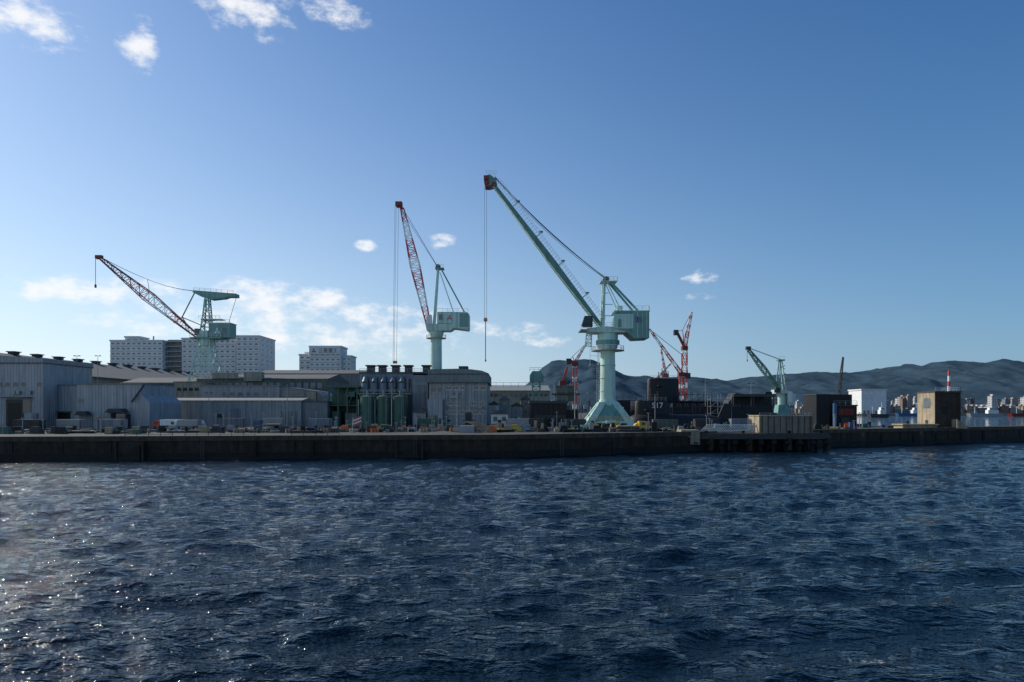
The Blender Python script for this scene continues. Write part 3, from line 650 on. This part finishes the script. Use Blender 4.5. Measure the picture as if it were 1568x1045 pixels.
f=B('dock_side_factory'); X,Z=site(290)
f.box(X(744),X(842),290,330,GZ,Z(598),'wall_b'); f.prismx([(289,Z(599)),(331,Z(599)),(310,Z(588))],X(743),X(843),'roof_l'); f.winrow(X(748),X(840),12,Z(608),Z(603),290,1.6,'glass')
f.rail([(X(748),291,Z(594)),(X(840),291,Z(594))],2.2,'gsteel',3,.12); f.build()

def small_house(a0,a1,e,D,m,rm='roof'):
    X,Z=site(D); f=B('yard_hut'); f.box(X(a0),X(a1),D,D+6,GZ,Z(e),m); mid=(X(a0)+X(a1))/2
    f.prism([(X(a0)-.4,Z(e)-.1),(X(a1)+.4,Z(e)-.1),(mid,Z(e)+1.3)],D-.4,D+6.4,rm)
    nn=max(1,int((X(a1)-X(a0))/2.5)); zz=Z(e)-2
    while zz>GZ+.8: f.winrow(X(a0),X(a1),nn,zz,zz+1.1,D,1.1); zz-=2.9
    f.box(mid-.5,mid+.5,D-.06,D,GZ,GZ+2,'steel'); f.build()
small_house(748,764,620,226,'apart'); small_house(765,780,612,232,'wall_gl','duct'); small_house(752,778,634,206,'apart'); small_house(782,800,622,236,'wall_w'); small_house(797,812,612,240,'wall_b')
small_house(632,652,632,205,'wall_gl')

f=B('floating_dock_wall'); X,Z=site(198)
f.box(X(812),X(868),198,206,GZ,Z(618),'black'); f.box(X(810),X(870),197.5,207,Z(618),Z(614),'steel'); f.box(X(820),X(886),201,212,GZ,Z(628),'black')
f.rail([(X(812),197.6,Z(614)),(X(868),197.6,Z(614))],1.2,'gsteel',1.5,.08); f.box(X(818),X(866),197.8,198,Z(641),Z(636),'steel'); f.box(X(834),X(868),197.7,197.9,Z(657),Z(654),'yellow')
for q in range(820,868,8): f.box(X(q),X(q)+.15,197.8,198,Z(654),Z(620),'steel')
for q in (850,858,876,888): f.beam((X(q),204,GZ),(X(q),204,Z(585)),.35,'gsteel')
f.box(X(846),X(892),203,206,Z(604),Z(602),'steel'); f.box(X(852),X(884),203.5,206,Z(614),Z(590),'wall_gg'); f.rail([(X(846),203,Z(602)),(X(892),203,Z(602))],1.3,'gsteel',1.4,.08)
f.build()
f=B('green_hammerhead_crane'); X,Z=site(240)
f.truss((X(821),240,GZ),(X(821),240,Z(585)),2.6,2.6,9,'green_d',.2,.1); f.box(X(811),X(832),238,242,Z(585),Z(575),'green_d'); f.prism([(X(811),Z(575)),(X(831),Z(575)),(X(828),Z(569)),(X(815),Z(569))],238,242,'green_d'); f.rail([(X(811),238,Z(569)),(X(831),238,Z(569))],1.2,'gsteel',1.5,.1); f.build()

def scaffold(a0,a1,e,D,dep=3,m='gsteel',fill=None):
    X,Z=site(D); f=B('dock_scaffolding'); x=X(a0); zt=Z(e)
    n=max(1,int((X(a1)-X(a0))/2)); dx=(X(a1)-X(a0))/n
    for i in range(n+1):
        for yy in (D,D+dep): f.beam((x+i*dx,yy,GZ),(x+i*dx,yy,zt),.14,m)
    z=GZ+2
    while z<zt:
        for yy in (D,D+dep): f.beam((x,yy,z),(X(a1),yy,z),.12,m)
        f.box(x,X(a1),D,D+dep,z-.05,z,m)
        for i in range(n):
            if random.random()<.5: f.beam((x+i*dx,D,z-2),(x+i*dx+dx,D,z),.1,m)
            if fill and random.random()<.5: f.box(x+i*dx,x+i*dx+dx,D-.1,D-.05,z-2,z,fill)
        z+=2
    f.build()
scaffold(1088,1120,604,195); scaffold(1030,1088,618,200,3,'steel','black'); scaffold(1120,1182,620,202,3,'steel','black'); scaffold(945,985,606,215,3,'steel','black')
scaffold(890,912,600,222,3,'gsteel'); scaffold(1216,1250,628,225,3,'steel','black'); scaffold(1040,1090,600,222,2,'steel')

def submarine(D,a0,a1,cz,r,s0,s1,ze,num=None):
    X,Z=site(D); f=B('submarine'); x0,x1=X(a0),X(a1); n=28; m=40; vs=[];fs=[]
    for i in range(m+1):
        t=i/m
        rr=r*(math.sqrt(max(0,1-((.14-t)/.14)**2)) if t<.14 else (1 if t<.62 else max(.06,1-((t-.62)/.38)**1.8)))
        rr=max(rr,.05)
        for j in range(n):
            a=2*math.pi*j/n; zz=math.sin(a)*rr
            if zz>.82*r: zz=.82*r+(zz-.82*r)*.3
            vs.append((x0+(x1-x0)*t,D+math.cos(a)*rr,cz+zz))
    for i in range(m):
        for j in range(n): fs.append((i*n+j,i*n+(j+1)%n,(i+1)*n+(j+1)%n,(i+1)*n+j))
    f.add(vs,fs,'hull',True)
    sa,sb=X(s0),X(s1); zb=cz+r*.7; zt=Z(ze); k=18
    def ring(sc,z,sh=0): 
        o=[]
        for i in range(k):
            a=2*math.pi*i/k; cx=math.cos(a); sy=math.sin(a)
            o.append(((sa+sb)/2+sh+(sb-sa)/2*sc*cx, D+1.35*sc*sy*(1-.35*max(0,cx)), z))
        return o
    R=ring(1.05,zb)+ring(1,zb+1)+ring(.97,zt-.4,-.1)+ring(.9,zt,-.1)
    f.add(R,[(l*k+i,l*k+(i+1)%k,(l+1)*k+(i+1)%k,(l+1)*k+i) for l in range(3) for i in range(k)],'hull',True); f.add(R[3*k:],[tuple(range(k))],'hull')
    ms=(sa+sb)/2; f.box(ms-2.4,ms-.6,D-3.6,D+3.6,zt-2.6,zt-2.3,'hull')
    for q,h in ((-1.5,2.2),(-.4,3.4),(.8,1.4),(1.6,2.6)): f.cyl((ms+q,D,zt),(ms+q,D,zt+h),.14,'steel',n=8)
    f.rail([(sa+.8,D-.9,zt),(sb-1.,D-.9,zt)],.9,'gsteel',1.2,.06)
    f.prism([(x1-6,cz+r*.4),(x1-2,cz+r*.25),(x1-1.8,cz+r+2.4),(x1-4,cz+r+2.4)],D-.3,D+.3,'hull')
    for i in range(7): q=x0+(x1-x0)*(.15+.09*i); f.box(q-.5,q+.5,D-2,D+2,GZ-.1,max(GZ,cz-r*.8),'tan')
    o=f.build()
    if num: text(o,'sail_number',num,((sa+sb)/2+1.2,D-1.5,zb+2.4),2.1,'white',.12)
submarine(188,958,1130,4.6,3.6,972,1024,614,'517')
submarine(226,948,1190,7.6,5.0,991,1040,580)
f=B('dock_shelter_roof'); X,Z=site(206)
f.box(X(1030),X(1180),206,209,Z(624),Z(618),'black'); f.box(X(1118),X(1182),203,208,Z(608),Z(604),'steel'); f.prism([(X(1118),Z(618)),(X(1180),Z(618)),(X(1172),Z(606)),(X(1130),Z(602))],208.2,214,'hull')
for q in (1120,1150,1180): f.beam((X(q),204,GZ),(X(q),204,Z(606)),.3,'steel')
f.build()

# ------------------------------------------------------------------ yard clutter
def truck(a,D,m,flip=False,box='white'):
    X,Z=site(D); f=B('flatbed_truck'); x=X(a); s=-1 if flip else 1
    f.prism([(x,GZ+.6),(x+s*1.9,GZ+.6),(x+s*1.9,GZ+2.4),(x+s*.5,GZ+2.4),(x,GZ+1.5)][::s],D-1.1,D+1.1,m); f.box(x+s*.5,x+s*1.3,D-1.13,D+1.13,GZ+1.5,GZ+2.2,'glass')
    f.box(x+s*2,x+s*7,D-1.2,D+1.2,GZ+.8,GZ+1.1,'steel'); f.box(x+s*2.1,x+s*6.9,D-1.2,D+1.2,GZ+1.1,GZ+(2.6 if box else 1.4),box or 'tan')
    for q in (1,4.9,6): f.cyl((x+s*q,D-1.2,GZ+.45),(x+s*q,D+1.2,GZ+.45),.45,'rubber',n=14)
    f.build()
truck(236,172,'red'); truck(262,165,'white',box='gsteel'); truck(312,170,'white',True,None); truck(390,178,'blue',box=None); truck(990,158,'yellow',True,None)
def container(a,D,m,L=6.1,h=2.6):
    X,Z=site(D); f=B('shipping_container'); x=X(a); f.box(x,x+L,D,D+2.4,GZ+.15,GZ+h,m)
    for i in range(int(L/.4)): f.box(x+.1+i*.4,x+.25+i*.4,D-.05,D,GZ+.3,GZ+h-.15,m)
    for q in (x,x+L-.15): f.box(q,q+.15,D-.08,D-.01,GZ,GZ+h+.03,'steel')
    f.box(x-.02,x+L+.02,D-.08,D+2.42,GZ+h,GZ+h+.1,m); f.build()
for a,D,m in ((85,165,'gsteel'),(150,170,'wall_gl'),(340,190,'wall_g'),(640,185,'teal'),(400,195,'gsteel'),(470,180,'duct'),(775,178,'gsteel'),(800,190,'steel'),(860,170,'steel'),(20,160,'steel'),(1000,165,'wall_gg'),(1065,175,'steel'),(1120,178,'duct')):
    container(a,D,m)
def stack(name,a0,a1,D,cnt,mats,hmax=1.6):
    X,Z=site(D); f=B(name)
    for i in range(cnt):
        x=random.uniform(X(a0),X(a1)); y=D+random.uniform(-9,9); t=random.random(); m=random.choice(mats)
        if t<.35:
            s=random.uniform(.3,1.1); f.box(x,x+s*1.6,y,y+s,GZ,GZ+random.uniform(.4,hmax),m); f.box(x-.05,x+s*1.6+.05,y-.05,y+s+.05,GZ+.02,GZ+.14,'steel')
        elif t<.6:
            h=random.uniform(.8,1.0); 
            for k in range(random.randint(1,4)): f.cyl((x+k*.65,y,GZ),(x+k*.65,y,GZ+h),.29,m,n=12)
        elif t<.8:
            L=random.uniform(2,6)
            for k in range(4): f.cyl((x,y+k*.3,GZ+.2),(x+L,y+k*.3,GZ+.2),.14,m,n=8)
            f.cyl((x,y+.15,GZ+.45),(x+L,y+.15,GZ+.45),.14,m,n=8)
        elif t<.92:
            h=random.uniform(2,4.5); f.beam((x,y,GZ),(x,y,GZ+h),.12,'gsteel'); f.box(x-.3,x+.3,y-.15,y+.1,GZ+h,GZ+h+.15,'gsteel')
        else:
            f.prism([(x,GZ),(x+2.2,GZ),(x+1.6,GZ+1.5),(x+.4,GZ+1.5)],y,y+1.2,m)
    f.build()
cm=['steel','steel','gsteel','wall_gg','black','duct','conc_cap','teal','wall_b','tan','black']
stack('dockside_materials',0,250,150,80,cm); stack('dockside_materials',250,520,155,110,cm); stack('dockside_materials',500,760,160,140,cm+['orange']); stack('dockside_materials',750,1040,162,150,cm+['yellow','black'],2.4); stack('dockside_materials',1040,1290,176,80,cm+['yellow'],2.)
stack('dockside_materials',1290,1360,196,14,['teal','orange','blue','steel'],1.6)
f=B('curved_formwork_stack'); X,Z=site(150)
for k in range(5):
    pr=None
    for i in range(9):
        t=i/8; q=Vector((X(712)+k*.5+4.2*t,150+k*.2,Z(646)-2.6*t**1.7+.0)); 
        if pr: f.beam(pr,q,.22,'tan')
        pr=q
f.box(X(704),X(726),149,152,GZ,Z(652),'gsteel'); f.build()
f=B('ensign_flag'); X,Z=site(150)
f.cyl((X(539),150,GZ),(X(541),150,Z(640)),.05,'white',n=8)
for k in range(5):
    za=Z(641)-k*.35; f.add([(X(541),150,za),(X(553),150.3,za+.7),(X(553),150.3,za+.35),(X(541),150,za-.35)],[(0,1,2,3)],'red' if k%2==0 else 'white')
f.build()
f=B('yellow_winch_machine'); X,Z=site(158)
f.box(X(953),X(975),158,160,GZ+.4,Z(657),'yellow'); f.box(X(958),X(968),158,160,Z(657),Z(652),'steel'); f.cyl((X(978),157.8,GZ+1),(X(978),160.2,GZ+1),1.,'yellow',n=16); f.cyl((X(957),157.9,GZ+.4),(X(957),160.1,GZ+.4),.4,'rubber',n=12); f.cyl((X(970),157.9,GZ+.4),(X(970),160.1,GZ+.4),.4,'rubber',n=12); f.build()
for a,D,h in ((440,190,12),(320,200,10),(1003,180,9),(880,180,13),(700,170,9),(118,215,22),(150,240,24),(600,190,11),(1080,200,14),(1150,205,13)):
    X,Z=site(D); f=B('light_pole'); f.cyl((X(a),D,GZ),(X(a),D,GZ+h),.12,'gsteel',r1=.07,n=8); f.beam((X(a)-.8,D,GZ+h),(X(a)+.8,D,GZ+h),.1,'gsteel'); f.box(X(a)-1,X(a)-.4,D-.2,D+.2,GZ+h-.1,GZ+h+.15,'steel'); f.box(X(a)+.4,X(a)+1,D-.2,D+.2,GZ+h-.1,GZ+h+.15,'steel'); f.build()

# ------------------------------------------------------------------ distant hills + city
prof=[(-700,20),(-300,30),(-100,40),(40,120),(130,220),(230,330),(330,372),(480,395),(600,380),(700,345),(850,270),(1050,255),(1350,250),(1600,235),(1830,255),(2200,285),(2550,298),(2760,322),(2950,350),(3010,358),(3090,325),(3230,368),(3480,362),(3640,368),(3790,405),(3920,375),(4200,330),(4800,390),(5600,300),(7000,200)]
px_=np.array([a for a,b in prof]); ph_=np.array([b for a,b in prof])
def hill_h(x,y):
    P=float(np.interp(x,px_,ph_)); n=mnoise.fractal(Vector((x/520,y/520,1.3)),1.,2.1,6)
    rg=1-abs(mnoise.fractal(Vector((x/420,y/900,4.3)),1.,2.2,5))*1.6
    wv=min(1,max(0,(y-2500)/2700))**1.5
    if y>5225: wv=max(0,1-((y-5225)/2500))**1.2
    pk=math.exp(-((y-5225)/500)**2)
    h=P*wv*(1+(.25*n+.30*(rg-.7))*(1-pk*.8))
    h+=pk*12*mnoise.fractal(Vector((x/140,y/400,9.)),1.,2.,5)
    Pf=float(np.interp(x*1.35,px_,ph_)); h2=Pf*.42*math.exp(-((y-3700)/650)**2)*(1+.5*mnoise.fractal(Vector((x/300,y/300,7)),1.,2.,5))
    base=2.+max(0,(y-1150))*.008
    return max(base+ n*3, max(h,h2)+base*.2)
xs=np.linspace(-900,7500,420); ysr=np.concatenate([np.linspace(1130,2200,12),np.linspace(2300,7600,110)])
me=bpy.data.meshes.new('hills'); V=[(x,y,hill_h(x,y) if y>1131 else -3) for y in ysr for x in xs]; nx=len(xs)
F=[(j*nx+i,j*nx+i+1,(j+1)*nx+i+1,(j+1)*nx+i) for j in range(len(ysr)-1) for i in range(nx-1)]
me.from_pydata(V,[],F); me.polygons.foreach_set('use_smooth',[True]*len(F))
hm=mat('hazy_forest',(.042,.075,.105),1.,var=.35,scale=.012,spec=0.,bump=.0); me.materials.append(hm)  # aerial haze put into the bluish base colour
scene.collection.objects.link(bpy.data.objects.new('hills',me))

def citymat(name,col):
    m=bpy.data.materials.new(name); m.use_nodes=True; nt=m.node_tree;N=nt.nodes;L=nt.links; b=N['Principled BSDF']; b.inputs['Roughness'].default_value=.8
    tc=N.new('ShaderNodeTexCoord'); sx=N.new('ShaderNodeSeparateXYZ'); L.new(tc.outputs['Object'],sx.inputs[0])
    def mth(op,a,bv):
        q=N.new('ShaderNodeMath'); q.operation=op
        for i,vv in enumerate((a,bv)):
            if isinstance(vv,(int,float)): q.inputs[i].default_value=vv
            elif vv is not None: L.new(vv,q.inputs[i])
        return q.outputs[0]
    xy=mth('ADD',sx.outputs[0],sx.outputs[1]); a=mth('GREATER_THAN',mth('FRACT',mth('MULTIPLY',xy,.27),None),.45); c=mth('GREATER_THAN',mth('FRACT',mth('MULTIPLY',sx.outputs[2],.3),None),.55)
    w_=mth('MULTIPLY',a,c); mx=N.new('ShaderNodeMix'); mx.data_type='RGBA'; L.new(w_,mx.inputs[0]); mx.inputs[6].default_value=(*col,1); mx.inputs[7].default_value=(.06,.08,.10,1); L.new(mx.outputs[2],b.inputs['Base Color']); return m
cms=[citymat('city_wall_white',(.46,.46,.46)),citymat('city_wall_cream',(.32,.28,.23)),citymat('city_wall_grey',(.17,.19,.21)),citymat('city_wall_brown',(.18,.12,.09)),citymat('city_roof_dark',(.07,.075,.085))]
c=B('distant_city_buildings')
for i in range(2300):
    y=1142+1500*random.random()**1.5; a=random.uniform(-60,820) if random.random()<.3 else random.uniform(480,840); x=a*y/1045.
    z=hill_h(x,max(y,1140))-1.5; wd=random.uniform(6,15); dp=random.uniform(6,12); h=random.choice([6,7,7,8,9,10,12,15]) if random.random()<.96 else random.uniform(22,34)
    m=random.choices(cms,[4,4,4,2,2])[0]; c.box(x,x+wd,y,y+dp,z,z+h,m)
    c.box(x-.3,x+wd+.3,y-.3,y+dp+.3,z+h,z+h+.6,cms[4] if random.random()<.6 else m)
    if h>14: c.box(x+wd*.3,x+wd*.6,y+2,y+dp-2,z+h+.6,z+h+3.4,m)
c.build()
c=B('far_waterfront_seawall'); c.box(-600,7000,1128,1140,-2,3.2,'conc')
c.build()
f=B('white_waterfront_warehouse'); X,Z=site(1045)
f.box(X(1319),X(1357),1045,1085,-1,Z(598),'white'); f.box(X(1318),X(1358),1044,1086,Z(598),Z(596),'apart'); f.box(X(1320),X(1337),1044.6,1045,Z(612),Z(604),'apart'); f.box(X(1310),X(1392),1040,1100,-2,3,'conc')
for q in range(1322,1356,6): f.box(X(q),X(q)+3,1044.5,1045,3,8,'glass_l')
f.box(X(1357.2),X(1366),1050,1080,3,Z(614),'wall_gl'); f.build()
f=B('red_white_chimney'); X,Z=site(1250)
zz=[Z(632),Z(600),Z(592),Z(584),Z(576),Z(568)]
for i in range(5): f.cyl((X(1453),1250,zz[i]),(X(1453),1250,zz[i+1]),3.2-.25*i,'red' if i%2==0 else 'white',r1=2.95-.25*i,n=16)
f.build()
def ship(a,D,L,hc,sc):
    X,Z=site(D); f=B('moored_ship'); x=X(a)
    f.prism([(x+L*.05,-.5),(x+L*.95,-.5),(x+L,4),(x,4.6)],D-4,D+4,hc); f.box(x+L*.55,x+L*.85,D-3,D+3,4,9,sc); f.box(x+L*.6,x+L*.75,D-2.5,D+2.5,9,12,sc); f.box(x+L*.59,x+L*.76,D-3.1,D-2.5,9.8,10.8,'glass'); f.cyl((x+L*.7,D,12),(x+L*.7,D,18),.3,sc,n=8); f.cyl((x+L*.2,D,4),(x+L*.2,D,13),.3,sc,n=8); f.build()
ship(1372,950,40,'blue','white'); ship(1482,900,45,'gsteel','white'); ship(1330,800,22,'steel','white'); ship(1545,920,50,'dred','white')

# ------------------------------------------------------------------ light
SAZ,SEL=-62.,34.
az=math.radians(SAZ); el=math.radians(SEL)
d=Vector((math.sin(az)*math.cos(el),math.cos(az)*math.cos(el),math.sin(el)))
sl=bpy.data.lights.new('sun','SUN'); sl.energy=4.6; sl.angle=math.radians(.5); sl.color=(1,.92,.80)
so=bpy.data.objects.new('sun',sl); so.rotation_euler=(-d).to_track_quat('-Z','Y').to_euler(); scene.collection.objects.link(so)
W=bpy.data.worlds.new('World'); scene.world=W; W.use_nodes=True; nt=W.node_tree;N=nt.nodes;L=nt.links; N.clear()
out=N.new('ShaderNodeOutputWorld'); bg=N.new('ShaderNodeBackground'); L.new(bg.outputs[0],out.inputs[0]); bg.inputs[1].default_value=.098
sk=N.new('ShaderNodeTexSky'); sk.sky_type='NISHITA'; sk.sun_disc=False; sk.sun_elevation=el; sk.sun_rotation=az%(2*math.pi); sk.altitude=0; sk.air_density=1.0; sk.dust_density=.7; sk.ozone_density=3.2
hs=N.new('ShaderNodeHueSaturation'); hs.inputs['Saturation'].default_value=1.30; L.new(sk.outputs[0],hs.inputs['Color'])
tn=N.new('ShaderNodeVectorMath'); tn.operation='MULTIPLY'; tn.inputs[1].default_value=(.82,1.,1.13); L.new(hs.outputs[0],tn.inputs[0])
tc=N.new('ShaderNodeTexCoord'); sp=N.new('ShaderNodeSeparateXYZ'); L.new(tc.outputs['Generated'],sp.inputs[0])
def mm(op,a,b=None):
    q=N.new('ShaderNodeMath'); q.operation=op
    for i,v in enumerate((a,b)):
        if v is None: continue
        if isinstance(v,(int,float)): q.inputs[i].default_value=v
        else: L.new(v,q.inputs[i])
    return q.outputs[0]
A_=mm('ARCTAN2',sp.outputs[0],sp.outputs[1]); E_=mm('ARCSINE',sp.outputs[2])
# low haze layer, brighter towards the sun's side
ss=N.new('ShaderNodeMapRange'); ss.interpolation_type='SMOOTHSTEP'; ss.inputs['From Min'].default_value=-.80; ss.inputs['From Max'].default_value=.80; L.new(A_,ss.inputs['Value'])
hc=N.new('ShaderNodeMix'); hc.data_type='RGBA'; L.new(ss.outputs[0],hc.inputs[0]); hc.inputs[6].default_value=(8.8,10.0,10.8,1); hc.inputs[7].default_value=(2.2,3.8,5.8,1)
hf=mm('MULTIPLY',mm('EXPONENT',mm('MULTIPLY',mm('MAXIMUM',E_,0.),-3.9)),mm('SUBTRACT',.97,mm('MULTIPLY',ss.outputs[0],.20)))
hz=N.new('ShaderNodeMix'); hz.data_type='RGBA'; L.new(hf,hz.inputs[0]); L.new(tn.outputs[0],hz.inputs[6]); L.new(hc.outputs[2],hz.inputs[7])
cb=N.new('ShaderNodeCombineXYZ'); L.new(A_,cb.inputs[0]); L.new(E_,cb.inputs[1])
def ae(u,v):
    v3=Vector(((u-784)/1045,1,(628-v)/1045)).normalized(); return math.atan2(v3.x,v3.y),math.asin(v3.z)
cl=[(45,32,90,34,.95),(215,68,34,34,.75),(380,14,75,34,.8),(515,14,55,22,.75),
 (560,376,24,9,.65),(678,371,26,11,.7),(1075,424,30,11,.75),(1068,455,26,7,.5),(100,446,110,24,.85),(210,440,70,20,.7),(390,450,85,26,.85),(480,458,80,18,.95),(470,500,300,46,.66),(770,505,60,12,.6),(828,521,42,12,.65),(190,492,90,16,.6)]
acc=None
for u,v,su,sv,am in cl:
    a,e=ae(u,v); k=math.cos(a)
    s=N.new('ShaderNodeVectorMath'); s.operation='MULTIPLY_ADD'; sx,sy=1045/su/(k*k),1045/sv/k
    s.inputs[1].default_value=(sx,sy,0); s.inputs[2].default_value=(-a*sx,-e*sy,0); L.new(cb.outputs[0],s.inputs[0])
    l=N.new('ShaderNodeVectorMath'); l.operation='LENGTH'; L.new(s.outputs[0],l.inputs[0])
    r_=mm('MINIMUM',mm('SUBTRACT',1.25,l.outputs['Value']),am)
    acc=r_ if acc is None else mm('MAXIMUM',acc,r_)
mp=N.new('ShaderNodeMapping'); mp.inputs['Scale'].default_value=(1,1.8,1); L.new(cb.outputs[0],mp.inputs[0])
nz=N.new('ShaderNodeTexNoise'); nz.inputs['Scale'].default_value=25; nz.inputs['Detail'].default_value=8; nz.inputs['Roughness'].default_value=.6; L.new(mp.outputs[0],nz.inputs['Vector'])
den=mm('ADD',mm('MULTIPLY',acc,.64),mm('MULTIPLY',mm('SUBTRACT',nz.outputs['Fac'],.5),2.2))
cr=N.new('ShaderNodeMapRange'); cr.interpolation_type='SMOOTHSTEP'; cr.inputs['From Min'].default_value=.12; cr.inputs['From Max'].default_value=.9; cr.inputs['To Max'].default_value=.88; L.new(den,cr.inputs['Value'])
fd=N.new('ShaderNodeMapRange'); fd.inputs['From Max'].default_value=.2; L.new(acc,fd.inputs['Value'])
msk=mm('MULTIPLY',cr.outputs[0],fd.outputs[0])
mx=N.new('ShaderNodeMix'); mx.data_type='RGBA'; L.new(msk,mx.inputs[0]); L.new(hz.outputs[2],mx.inputs[6]); mx.inputs[7].default_value=(10.2,10.2,10.3,1)
L.new(mx.outputs[2],bg.inputs[0])

# ------------------------------------------------------------------ camera
cam=bpy.data.cameras.new('camera'); cam.lens=24; cam.sensor_width=36; cam.shift_y=(628-522.5)/1568; cam.clip_start=.5; cam.clip_end=60000
o=bpy.data.objects.new('camera',cam); o.location=(0,0,EYE); o.rotation_euler=(math.pi/2,0,0); scene.collection.objects.link(o); scene.camera=o
